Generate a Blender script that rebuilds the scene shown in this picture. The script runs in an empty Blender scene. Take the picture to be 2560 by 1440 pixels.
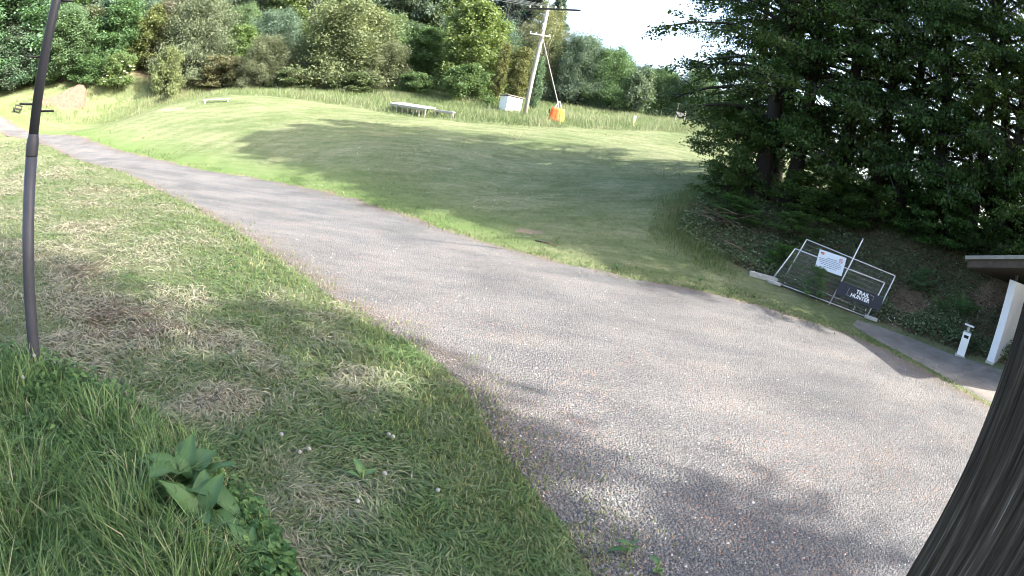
import bpy, bmesh, math
import numpy as np
from mathutils import Matrix, Vector

sc = bpy.context.scene
COL = sc.collection
R = math.radians

# ------------------------------------------------------------------ camera
# wide surveillance lens: theta = t + K t^3, t = r / F (r in half picture widths)
CAM_F, CAM_K, PITCH, ROLL = 1.15, 0.0606, R(13.58), R(11.08)
cam_data = bpy.data.cameras.new('camera')
camera = bpy.data.objects.new('camera', cam_data)
COL.objects.link(camera)
sc.camera = camera
_f = Vector((0, math.cos(PITCH), -math.sin(PITCH)))
_r = Vector((1, 0, 0))
_u = _r.cross(_f)
_R = math.cos(ROLL) * _r + math.sin(ROLL) * _u
_U = -math.sin(ROLL) * _r + math.cos(ROLL) * _u
_m = Matrix((_R, _U, -_f)).transposed().to_4x4()
_m.translation = Vector((0, 0, 3))
camera.matrix_world = _m
cam_data.type = 'PANO'
cam_data.panorama_type = 'FISHEYE_LENS_POLYNOMIAL'
cam_data.sensor_fit = 'HORIZONTAL'
cam_data.sensor_width = 36
cam_data.sensor_height = 20.25
cam_data.fisheye_fov = math.pi
_q = 18 * CAM_F
cam_data.fisheye_polynomial_k0 = 0
cam_data.fisheye_polynomial_k1 = -1 / _q
cam_data.fisheye_polynomial_k2 = 0
cam_data.fisheye_polynomial_k3 = -CAM_K / _q ** 3
cam_data.fisheye_polynomial_k4 = 0
cam_data.clip_start = 0.02
cam_data.clip_end = 6000

# ------------------------------------------------------------------ light
SUN_AZ, SUN_EL = R(105.5), R(38)
to_sun = Vector((math.sin(SUN_AZ) * math.cos(SUN_EL), math.cos(SUN_AZ) * math.cos(SUN_EL), math.sin(SUN_EL)))
world = bpy.data.worlds.new('World')
sc.world = world
world.use_nodes = True
wn = world.node_tree
sky = wn.nodes.new('ShaderNodeTexSky')
sky.sky_type = 'NISHITA'
sky.sun_disc = False
sky.sun_elevation = SUN_EL
sky.sun_rotation = SUN_AZ
sky.dust_density = 4.0
sky.ozone_density = 0.3
wn.links.new(sky.outputs[0], wn.nodes['Background'].inputs[0])
wn.nodes['Background'].inputs[1].default_value = 0.15
sun_data = bpy.data.lights.new('sun', 'SUN')
sun_data.energy = 3.5
sun_data.angle = R(0.53)
sun_data.color = (1.0, 0.955, 0.87)
sun = bpy.data.objects.new('sun', sun_data)
sun.rotation_euler = to_sun.to_track_quat('Z', 'Y').to_euler()
sun.location = (60, -15, 60)
COL.objects.link(sun)
sc.view_settings.view_transform = 'Standard'
sc.view_settings.look = 'None'
sc.view_settings.exposure = 2.38
sc.view_settings.gamma = 1
sc.view_settings.use_curve_mapping = False
sc.cycles.pixel_filter_type = 'BLACKMAN_HARRIS'
sc.cycles.filter_width = 1.0
sc.cycles.max_bounces = 6
sc.cycles.diffuse_bounces = 3
sc.cycles.glossy_bounces = 2
sc.cycles.transmission_bounces = 4
sc.cycles.transparent_max_bounces = 4
sc.cycles.caustics_reflective = False
sc.cycles.caustics_refractive = False

# ------------------------------------------------------------------ helpers
def link(o, parent=None):
    COL.objects.link(o)
    if parent is not None:
        o.parent = parent
    return o

def tag(o, label=None, cat=None, group=None, kind=None):
    if label: o['label'] = label
    if cat: o['category'] = cat
    if group: o['group'] = group
    if kind: o['kind'] = kind
    return o

def empty(name, loc, rz=0.0):
    o = bpy.data.objects.new(name, None)
    o.empty_display_size = 0.2
    o.location = loc
    o.rotation_euler = (0, 0, rz)
    return link(o)

def raw_mesh(name, V, F, mat=None, attrs=None, smooth=False):
    """mesh from numpy arrays, every face with the same number of corners"""
    V = np.ascontiguousarray(V, dtype=np.float32)
    F = np.ascontiguousarray(F, dtype=np.int32)
    me = bpy.data.meshes.new(name)
    n, k = F.shape
    me.vertices.add(len(V)); me.vertices.foreach_set('co', V.ravel())
    me.loops.add(n * k); me.loops.foreach_set('vertex_index', F.ravel())
    me.polygons.add(n)
    me.polygons.foreach_set('loop_start', np.arange(0, n * k, k, dtype=np.int32))
    try:
        me.polygons.foreach_set('loop_total', np.full(n, k, dtype=np.int32))
    except Exception:
        pass
    if smooth:
        me.polygons.foreach_set('use_smooth', np.ones(n, dtype=bool))
    for an, av in (attrs or {}).items():
        a = me.attributes.new(an, 'FLOAT', 'POINT')
        a.data.foreach_set('value', np.ascontiguousarray(av, dtype=np.float32))
    me.update(calc_edges=True)
    if mat: me.materials.append(mat)
    return me

def raw_obj(name, V, F, mat, attrs=None, parent=None, smooth=False):
    return link(bpy.data.objects.new(name, raw_mesh(name, V, F, mat, attrs, smooth)), parent)

class MB:
    """collects shapes, builds ONE mesh object"""
    def __init__(self): self.v = []; self.f = []
    def add(self, vs, fs):
        b = len(self.v)
        self.v += [tuple(p) for p in vs]
        self.f += [tuple(b + i for i in f) for f in fs]
        return self
    def box(self, c, s, rot=None):
        hx, hy, hz = s[0] / 2, s[1] / 2, s[2] / 2
        vs = [Vector((x * hx, y * hy, z * hz)) for z in (-1, 1) for x, y in ((-1, -1), (1, -1), (1, 1), (-1, 1))]
        if rot is not None: vs = [rot @ p for p in vs]
        vs = [p + Vector(c) for p in vs]
        return self.add(vs, [(3, 2, 1, 0), (4, 5, 6, 7), (0, 1, 5, 4), (1, 2, 6, 5), (2, 3, 7, 6), (3, 0, 4, 7)])
    def bar(self, a, b, w, h):
        """square bar from a to b"""
        a, b = Vector(a), Vector(b); d = b - a
        q = d.to_track_quat('Z', 'Y').to_matrix()
        return self.box((a + b) / 2, (w, h, d.length), q)
    def tube(self, pts, rad, n=8, cap=True):
        pts = [Vector(p) for p in pts]
        rad = rad if hasattr(rad, '__len__') else [rad] * len(pts)
        vs, fs = [], []
        for i, p in enumerate(pts):
            d = (pts[min(i + 1, len(pts) - 1)] - pts[max(i - 1, 0)]).normalized()
            q = d.to_track_quat('Z', 'Y').to_matrix()
            for k in range(n):
                a = 2 * math.pi * k / n
                vs.append(p + q @ Vector((math.cos(a) * rad[i], math.sin(a) * rad[i], 0)))
        for i in range(len(pts) - 1):
            for k in range(n):
                fs.append((i * n + k, i * n + (k + 1) % n, (i + 1) * n + (k + 1) % n, (i + 1) * n + k))
        if cap:
            fs.append(tuple(range(n - 1, -1, -1)))
            fs.append(tuple((len(pts) - 1) * n + k for k in range(n)))
        return self.add(vs, fs)
    def lathe(self, prof, n=20, c=(0, 0, 0)):
        vs, fs = [], []
        for r, z in prof:
            for k in range(n):
                a = 2 * math.pi * k / n
                vs.append((c[0] + r * math.cos(a), c[1] + r * math.sin(a), c[2] + z))
        for i in range(len(prof) - 1):
            for k in range(n):
                fs.append((i * n + k, i * n + (k + 1) % n, (i + 1) * n + (k + 1) % n, (i + 1) * n + k))
        fs.append(tuple(range(n - 1, -1, -1))); fs.append(tuple((len(prof) - 1) * n + k for k in range(n)))
        return self.add(vs, fs)
    def prism(self, poly, a, b):
        """poly: list of (u, w) in the x-z plane, from y=a to y=b"""
        n = len(poly)
        vs = [(u, a, w) for u, w in poly] + [(u, b, w) for u, w in poly]
        fs = [tuple(range(n)), tuple(range(2 * n - 1, n - 1, -1))]
        fs += [(i, i + n, (i + 1) % n + n, (i + 1) % n) for i in range(n)]
        return self.add(vs, fs)
    def build(self, name, mat, parent=None, bevel=0.0, smooth=False):
        me = bpy.data.meshes.new(name)
        me.from_pydata(self.v, [], self.f)
        bm = bmesh.new(); bm.from_mesh(me)
        bmesh.ops.recalc_face_normals(bm, faces=bm.faces)
        if bevel > 0:
            bmesh.ops.bevel(bm, geom=list(bm.edges), offset=bevel, segments=1, affect='EDGES', clamp_overlap=True)
        bm.to_mesh(me); bm.free()
        if smooth:
            for p in me.polygons: p.use_smooth = True
        me.materials.append(mat)
        return link(bpy.data.objects.new(name, me), parent)

def copy_tree(root):
    """a thing with copies of its parts (sharing mesh data)"""
    r = root.copy(); COL.objects.link(r)
    for ch in root.children:
        c = ch.copy(); COL.objects.link(c); c.parent = r
        for g in ch.children:
            d = g.copy(); COL.objects.link(d); d.parent = c
    return r

# ------------------------------------------------------------------ materials
def new_mat(name):
    m = bpy.data.materials.new(name); m.use_nodes = True
    nt = m.node_tree
    for n in list(nt.nodes): nt.nodes.remove(n)
    out = nt.nodes.new('ShaderNodeOutputMaterial')
    return m, nt, out
def nd(nt, kind, **kw):
    n = nt.nodes.new(kind)
    for k, v in kw.items():
        if hasattr(n, k): setattr(n, k, v)
        else: n.inputs[k].default_value = v
    return n
def L(nt, a, b): nt.links.new(a, b)
def ramp(nt, src, stops, interp='LINEAR'):
    r = nt.nodes.new('ShaderNodeValToRGB'); cr = r.color_ramp; cr.interpolation = interp
    while len(cr.elements) < len(stops): cr.elements.new(0.5)
    for e, (p, c) in zip(cr.elements, stops):
        e.position = p; e.color = (*c, 1) if len(c) == 3 else c
    if src is not None: L(nt, src, r.inputs[0])
    return r
def noise(nt, vec, scale, detail=4, rough=.6, dist=0.0):
    n = nd(nt, 'ShaderNodeTexNoise'); n.inputs['Scale'].default_value = scale
    n.inputs['Detail'].default_value = detail; n.inputs['Roughness'].default_value = rough
    n.inputs['Distortion'].default_value = dist
    if vec is not None: L(nt, vec, n.inputs['Vector'])
    return n
def mapping(nt, vec, scale=(1, 1, 1), rot=(0, 0, 0)):
    n = nd(nt, 'ShaderNodeMapping'); n.inputs['Scale'].default_value = scale; n.inputs['Rotation'].default_value = rot
    L(nt, vec, n.inputs['Vector']); return n
def mixc(nt, fac, a, b, mode='MIX'):
    n = nt.nodes.new('ShaderNodeMix'); n.data_type = 'RGBA'; n.blend_type = mode
    for sock, val in ((n.inputs[0], fac), (n.inputs[6], a), (n.inputs[7], b)):
        if hasattr(val, 'is_output'): L(nt, val, sock)
        elif isinstance(val, (int, float)): sock.default_value = val
        else: sock.default_value = (*val, 1)
    return n.outputs[2]
def math_n(nt, op, a, b=None, clamp=False):
    n = nt.nodes.new('ShaderNodeMath'); n.operation = op; n.use_clamp = clamp
    for i, val in enumerate((a, b)):
        if val is None: continue
        if hasattr(val, 'is_output'): L(nt, val, n.inputs[i])
        else: n.inputs[i].default_value = val
    return n.outputs[0]
def attr(nt, name):
    n = nt.nodes.new('ShaderNodeAttribute'); n.attribute_name = name; return n.outputs['Fac']
def bump(nt, h, strength, dist=.02):
    b = nd(nt, 'ShaderNodeBump'); b.inputs['Strength'].default_value = strength; b.inputs['Distance'].default_value = dist
    L(nt, h, b.inputs['Height']); return b.outputs[0]
def princ(nt, out, col, rough=.7, spec=.3, metal=0.0, normal=None):
    p = nt.nodes.new('ShaderNodeBsdfPrincipled')
    if hasattr(col, 'is_output'): L(nt, col, p.inputs['Base Color'])
    else: p.inputs['Base Color'].default_value = (*col, 1)
    if hasattr(rough, 'is_output'): L(nt, rough, p.inputs['Roughness'])
    else: p.inputs['Roughness'].default_value = rough
    p.inputs['Specular IOR Level'].default_value = spec
    p.inputs['Metallic'].default_value = metal
    if normal is not None: L(nt, normal, p.inputs['Normal'])
    if out is not None: L(nt, p.outputs[0], out.inputs[0])
    return p
def simple_mat(name, col, rough=.7, spec=.3, metal=0.0, var=.25, scale=6, bmp=.15):
    m, nt, out = new_mat(name)
    tc = nd(nt, 'ShaderNodeTexCoord').outputs['Object']
    n = noise(nt, tc, scale, 6, .65)
    a = tuple(c * (1 - var) for c in col); b = tuple(min(1, c * (1 + var)) for c in col)
    r = ramp(nt, n.outputs[0], [(.3, a), (.7, b)])
    n2 = noise(nt, tc, scale * 12, 3, .6)
    princ(nt, out, r.outputs[0], rough, spec, metal, bump(nt, n2.outputs[0], bmp, .01))
    return m

def leaf_mat(name, spec=.25, transl=.3, rough=.5):
    """colour = object colour times per-leaf variation"""
    m, nt, out = new_mat(name)
    oi = nd(nt, 'ShaderNodeObjectInfo')
    v = attr(nt, 'v')
    r = ramp(nt, v, [(0, (.5, .54, .55)), (.5, (1, 1, 1)), (1, (1.38, 1.3, 1.08))])
    c = mixc(nt, 1.0, oi.outputs['Color'], r.outputs[0], 'MULTIPLY')
    p = princ(nt, None, c, rough, spec)
    t = nd(nt, 'ShaderNodeBsdfTranslucent')
    ct = mixc(nt, 1.0, c, (1.25, 1.3, .55), 'MULTIPLY'); L(nt, ct, t.inputs[0])
    mx = nd(nt, 'ShaderNodeMixShader'); mx.inputs[0].default_value = transl
    L(nt, p.outputs[0], mx.inputs[1]); L(nt, t.outputs[0], mx.inputs[2]); L(nt, mx.outputs[0], out.inputs[0])
    return m
def blade_mat(name, stops, transl=.25, rough=.55):
    m, nt, out = new_mat(name)
    r = ramp(nt, attr(nt, 'v'), stops)
    p = princ(nt, None, r.outputs[0], rough, .25)
    t = nd(nt, 'ShaderNodeBsdfTranslucent'); L(nt, r.outputs[0], t.inputs[0])
    mx = nd(nt, 'ShaderNodeMixShader'); mx.inputs[0].default_value = transl
    L(nt, p.outputs[0], mx.inputs[1]); L(nt, t.outputs[0], mx.inputs[2]); L(nt, mx.outputs[0], out.inputs[0])
    return m

def ground_mat():
    m, nt, out = new_mat('meadow_ground')
    pos = nd(nt, 'ShaderNodeNewGeometry').outputs['Position']
    # mown lawn: pale cut grass in long mowing streaks
    st = mapping(nt, pos, (.35, 2.2, .5), (0, 0, R(-9)))
    s1 = noise(nt, st.outputs[0], .9, 5, .6, .4)
    s2 = noise(nt, pos, .22, 5, .65)
    s3 = noise(nt, pos, 9, 5, .75)
    lawn = ramp(nt, s1.outputs[0], [(.3, (.085, .128, .046)), (.5, (.148, .178, .084)), (.72, (.235, .245, .145))])
    lawn2 = ramp(nt, s2.outputs[0], [(.35, (.092, .130, .052)), (.65, (.215, .222, .132))])
    c = mixc(nt, .5, lawn.outputs[0], lawn2.outputs[0])
    fine = ramp(nt, s3.outputs[0], [(.3, (.6, .62, .55)), (.7, (1.3, 1.28, 1.3))])
    c = mixc(nt, .75, c, fine.outputs[0], 'MULTIPLY')
    # mowing rings and rough tussocks
    wv = nd(nt, 'ShaderNodeTexWave'); wv.wave_type = 'RINGS'; wv.rings_direction = 'Z'
    wv.inputs['Scale'].default_value = .21; wv.inputs['Distortion'].default_value = 2.2; wv.inputs['Detail'].default_value = 3
    wm_ = mapping(nt, pos, (1, 1.35, 1)); wm_.inputs['Location'].default_value = (6, -36, 0); L(nt, wm_.outputs[0], wv.inputs['Vector'])
    wr = ramp(nt, wv.outputs['Fac'], [(.2, (.84, .88, .82)), (.8, (1.1, 1.07, 1.1))]); c = mixc(nt, .5, c, wr.outputs[0], 'MULTIPLY')
    s5 = noise(nt, pos, 2.6, 6, .8); tr5 = ramp(nt, s5.outputs[0], [(.35, (.66, .70, .62)), (.65, (1.25, 1.22, 1.25))]); c = mixc(nt, .7, c, tr5.outputs[0], 'MULTIPLY')
    # worn earthy spots in the lawn
    s4 = noise(nt, pos, .55, 6, .7, .3)
    worn = ramp(nt, s4.outputs[0], [(.60, (0, 0, 0)), (.70, (1, 1, 1))])
    c = mixc(nt, math_n(nt, 'MULTIPLY', worn.outputs[0], .55), c, (.19, .165, .10))
    c = mixc(nt, attr(nt, 'verge'), c, (.115, .175, .055))
    # hay: cut dry grass lying on the slope in front
    h1 = noise(nt, pos, 1.6, 6, .7)
    hay = ramp(nt, h1.outputs[0], [(.32, (.075, .10, .04)), (.5, (.135, .14, .08)), (.68, (.20, .185, .125))])
    h2 = noise(nt, pos, 45, 4, .8)
    hayf = ramp(nt, h2.outputs[0], [(.3, (.35, .35, .35)), (.7, (1.3, 1.3, 1.3))])
    hayc = mixc(nt, 1.0, hay.outputs[0], hayf.outputs[0], 'MULTIPLY')  # hay ground kept dark: shadows between the straw put into the colour
    c = mixc(nt, attr(nt, 'hay'), c, hayc)
    # woodland bank: leaf litter and soil
    b1 = noise(nt, pos, 2.5, 8, .75)
    bank = ramp(nt, b1.outputs[0], [(.3, (.06, .045, .03)), (.5, (.14, .105, .07)), (.7, (.21, .16, .115))])
    c = mixc(nt, attr(nt, 'bank'), c, bank.outputs[0])
    # bare sandy earth
    d1 = noise(nt, pos, 1.2, 6, .7)
    dirt = ramp(nt, d1.outputs[0], [(.3, (.17, .135, .095)), (.7, (.29, .235, .17))])
    dm = ramp(nt, math_n(nt, 'ADD', attr(nt, 'dirt'), math_n(nt, 'MULTIPLY', math_n(nt, 'SUBTRACT', noise(nt, pos, 1.1, 5, .7).outputs[0], .5), .9)), [(.42, (0, 0, 0)), (.6, (1, 1, 1))])
    c = mixc(nt, dm.outputs[0], c, dirt.outputs[0])
    hb = noise(nt, pos, 22, 5, .8)
    princ(nt, out, c, .85, .15, 0, bump(nt, hb.outputs[0], .9, .06))
    return m

def gravel_mat():
    m, nt, out = new_mat('gravel')
    pos = nd(nt, 'ShaderNodeNewGeometry').outputs['Position']
    big = noise(nt, pos, .45, 6, .65, .3)
    st = mapping(nt, pos, (.5, 1.6, 1), (0, 0, R(35)))
    trk = noise(nt, st.outputs[0], .8, 5, .6)
    base = ramp(nt, big.outputs[0], [(.3, (.124, .124, .124)), (.5, (.165, .163, .162)), (.72, (.212, .207, .202))])
    tr = ramp(nt, trk.outputs[0], [(.35, (.82, .83, .86)), (.65, (1.15, 1.12, 1.08))])
    c = mixc(nt, 1.0, base.outputs[0], tr.outputs[0], 'MULTIPLY')
    # reddish earth showing through
    red = noise(nt, pos, .9, 6, .72, .4)
    rm = ramp(nt, red.outputs[0], [(.54, (0, 0, 0)), (.68, (1, 1, 1))])
    c = mixc(nt, math_n(nt, 'MULTIPLY', rm.outputs[0], .35), c, (.21, .168, .145))
    # earthy rim
    edge = attr(nt, 'edge')
    en = math_n(nt, 'ADD', edge, math_n(nt, 'MULTIPLY', math_n(nt, 'SUBTRACT', noise(nt, pos, 1.8, 6, .7).outputs[0], .5), .9))
    em = ramp(nt, en, [(.40, (0, 0, 0)), (.80, (1, 1, 1))])
    c = mixc(nt, math_n(nt, 'MULTIPLY', em.outputs[0], .6), c, (.165, .128, .098))
    # single stones
    vo = nd(nt, 'ShaderNodeTexVoronoi'); vo.inputs['Scale'].default_value = 38; L(nt, pos, vo.inputs['Vector'])
    sep = nd(nt, 'ShaderNodeSeparateColor'); L(nt, vo.outputs['Color'], sep.inputs[0])
    sv = ramp(nt, sep.outputs[0], [(0, (.45, .45, .47)), (.5, (.95, .95, .95)), (.95, (1.2, 1.2, 1.2)), (1, (1.7, 1.68, 1.65))])
    c = mixc(nt, .45, c, sv.outputs[0], 'MULTIPLY')
    vo2 = nd(nt, 'ShaderNodeTexVoronoi'); vo2.inputs['Scale'].default_value = 85; L(nt, pos, vo2.inputs['Vector'])
    hgt = math_n(nt, 'ADD', vo.outputs['Distance'], math_n(nt, 'MULTIPLY', vo2.outputs['Distance'], .5))
    princ(nt, out, c, .9, .15, 0, bump(nt, hgt, 1.0, .03))
    return m

def wood_mat(name, stops, sx=30, sz=1.0, bmp=.6, rough=.85):
    m, nt, out = new_mat(name)
    tc = nd(nt, 'ShaderNodeTexCoord').outputs['Object']
    mp = mapping(nt, tc, (sx, sx, sz))
    n1 = noise(nt, mp.outputs[0], 1.0, 8, .7, .3)
    mp2 = mapping(nt, tc, (sx * 4, sx * 4, sz * 2))
    n2 = noise(nt, mp2.outputs[0], 1.0, 5, .7)
    f = math_n(nt, 'ADD', math_n(nt, 'MULTIPLY', n1.outputs[0], .65), math_n(nt, 'MULTIPLY', n2.outputs[0], .35))
    r = ramp(nt, f, stops)
    princ(nt, out, r.outputs[0], rough, .2, 0, bump(nt, f, bmp, .01))
    return m

M = {}
M['ground'] = ground_mat()
M['gravel'] = gravel_mat()
M['leaf'] = leaf_mat('leaf')
M['leaf_soft'] = leaf_mat('leaf_soft', .15, .22, .6)
M['bark'] = wood_mat('bark', [(.3, (.012, .011, .010)), (.55, (.032, .029, .025)), (.75, (.065, .06, .052))], 9, 2.0, .9)
M['bark_pale'] = wood_mat('bark_pale', [(.3, (.14, .13, .11)), (.6, (.32, .30, .26)), (.8, (.42, .40, .36))], 9, 3.0, .4)
M['post_wood'] = wood_mat('post_wood', [(.40, (.012, .010, .008)), (.50, (.048, .038, .030)), (.58, (.10, .084, .070)), (.64, (.27, .25, .235))], 85, 3.0, 1.0)
M['pole_wood'] = wood_mat('pole_wood', [(.3, (.22, .20, .18)), (.7, (.42, .39, .36))], 8, .6, .3)
M['grey_wood'] = wood_mat('grey_wood', [(.3, (.20, .19, .175)), (.7, (.42, .40, .375))], 10, 10, .4)
M['pale_wood'] = wood_mat('pale_wood', [(.3, (.45, .44, .42)), (.7, (.66, .65, .62))], 10, 10, .3)
M['dark_wood'] = wood_mat('dark_wood', [(.3, (.025, .022, .02)), (.7, (.075, .068, .06))], 10, 10, .4)
M['pole_metal'] = simple_mat('pole_metal', (.042, .044, .060), .5, .4, .0, .18, 3, .05)
M['peg_metal'] = simple_mat('peg_metal', (.018, .018, .02), .5, .4, 0, .2, 10, .1)
M['galv'] = simple_mat('galvanised', (.55, .56, .57), .4, .5, .35, .15, 12, .05)
M['wire'] = simple_mat('wire_steel', (.30, .31, .31), .5, .5, .3, .15, 12, .05)
M['white'] = simple_mat('white_paint', (.60, .62, .67), .55, .4, 0, .06, 2.5, .05)
M['hut_white'] = simple_mat('hut_white', (.70, .70, .69), .7, .3, 0, .1, 3, .1)
M['roof_grey'] = simple_mat('roof_felt', (.16, .15, .14), .8, .2, 0, .3, 5, .2)
M['fascia'] = simple_mat('fascia_metal', (.17, .165, .16), .45, .5, .2, .25, 4, .05)
M['soffit'] = simple_mat('soffit_board', (.06, .05, .042), .8, .2, 0, .3, 6, .2)
M['concrete'] = simple_mat('concrete', (.36, .345, .32), .9, .2, 0, .2, 7, .3)
M['bin_white'] = simple_mat('bin_enamel', (.68, .70, .72), .4, .5, 0, .06, 4, .04)
M['bin_grey'] = simple_mat('bin_steel', (.30, .31, .32), .4, .5, .3, .15, 6, .05)
M['black'] = simple_mat('dark_opening', (.012, .012, .013), .8, .2, 0, .1, 6, .0)
M['orange'] = simple_mat('orange_mat_cloth', (.78, .13, .035), .6, .3, 0, .18, 3, .1)
M['yellow'] = simple_mat('yellow_mat_cloth', (.80, .42, .05), .6, .3, 0, .15, 3, .1)
M['insulator'] = simple_mat('insulator', (.60, .61, .58), .3, .5, 0, .1, 8, .03)
M['banner'] = simple_mat('banner_cloth', (.020, .020, .028), .55, .35, 0, .3, 3, .1)
M['print_white'] = simple_mat('print_white', (.80, .80, .82), .6, .3, 0, .04, 5, .02)
M['print_ink'] = simple_mat('print_ink', (.16, .18, .25), .6, .3, 0, .1, 20, .02)
M['print_red'] = simple_mat('print_red', (.42, .07, .05), .6, .3, 0, .1, 20, .02)
M['print_orange'] = simple_mat('print_orange', (.62, .28, .06), .6, .3, 0, .1, 20, .02)
M['sign'] = simple_mat('sign_board', (.56, .61, .69), .45, .4, 0, .05, 3, .03)
M['earth'] = simple_mat('ramp_earth', (.19, .118, .09), .95, .1, 0, .25, 3, .7)
M['glass'] = simple_mat('window_glass', (.10, .12, .16), .15, .6, 0, .2, 4, .02)
M['puff'] = simple_mat('dandelion_fluff', (.30, .30, .295), .95, .1, 0, .12, 60, .4)
M['stem'] = simple_mat('flower_stem', (.20, .22, .09), .6, .3, 0, .2, 30, .1)
M['marker'] = simple_mat('marker_paint', (.72, .66, .30), .6, .3, 0, .1, 6, .05)
M['daisy'] = simple_mat('daisy_petals', (.62, .62, .58), .7, .2, 0, .1, 40, .05)
M['blossom'] = simple_mat('blossom', (.66, .63, .42), .8, .1, 0, .12, 20, .1)
M['twig'] = wood_mat('twig', [(.3, (.07, .05, .035)), (.7, (.19, .145, .11))], 12, 4, .3)

def pave_mat():
    m, nt, out = new_mat('paving')
    pos = nd(nt, 'ShaderNodeNewGeometry').outputs['Position']
    n1 = noise(nt, pos, 1.4, 7, .7); n2 = noise(nt, pos, 60, 3, .7)
    r = ramp(nt, n1.outputs[0], [(.3, (.125, .112, .098)), (.7, (.24, .22, .195))])
    f = ramp(nt, n2.outputs[0], [(.3, (.7, .7, .7)), (.7, (1.2, 1.2, 1.2))])
    c = mixc(nt, 1.0, r.outputs[0], f.outputs[0], 'MULTIPLY')
    princ(nt, out, c, .85, .2, 0, bump(nt, n2.outputs[0], .3, .01))
    return m
M['paving'] = pave_mat()
M['stones'] = blade_mat('stones', [(0, (.075, .074, .072)), (.35, (.128, .125, .120)), (.7, (.20, .195, .187)), (.86, (.26, .185, .145)), (.93, (.23, .15, .115)), (1, (.45, .44, .41))], 0.0, .85)
M['tall_grass'] = blade_mat('tall_grass_blades', [(0, (.05, .10, .035)), (.4, (.115, .20, .065)), (.8, (.22, .31, .13)), (1, (.40, .38, .24))], .35)
M['hay'] = blade_mat('cut_grass_blades', [(0, (.065, .115, .035)), (.25, (.115, .16, .07)), (.5, (.185, .195, .12)), (.78, (.32, .305, .225)), (.9, (.19, .16, .11)), (1, (.115, .085, .06))], .2)
M['turf'] = blade_mat('turf_blades', [(0, (.060, .108, .030)), (.5, (.125, .172, .060)), (.8, (.205, .228, .105)), (1, (.31, .30, .19))], .3)
M['meadow'] = blade_mat('meadow_blades', [(0, (.095, .148, .055)), (.5, (.165, .215, .095)), (.8, (.23, .265, .14)), (1, (.34, .33, .22))], .35)
M['weed'] = blade_mat('weed_leaves', [(0, (.035, .09, .028)), (.6, (.085, .17, .05)), (1, (.15, .25, .085))], .3)
M['ivy'] = blade_mat('undergrowth_leaves', [(0, (.06, .10, .045)), (.6, (.135, .185, .09)), (1, (.24, .28, .17))], .25)
M['litter'] = blade_mat('fallen_leaves', [(0, (.08, .055, .038)), (.5, (.18, .125, .085)), (1, (.36, .28, .21))], .1, .8)
M['dock'] = blade_mat('dock_leaf', [(0, (.05, .115, .038)), (1, (.10, .18, .07))], .25, .45)

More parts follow.
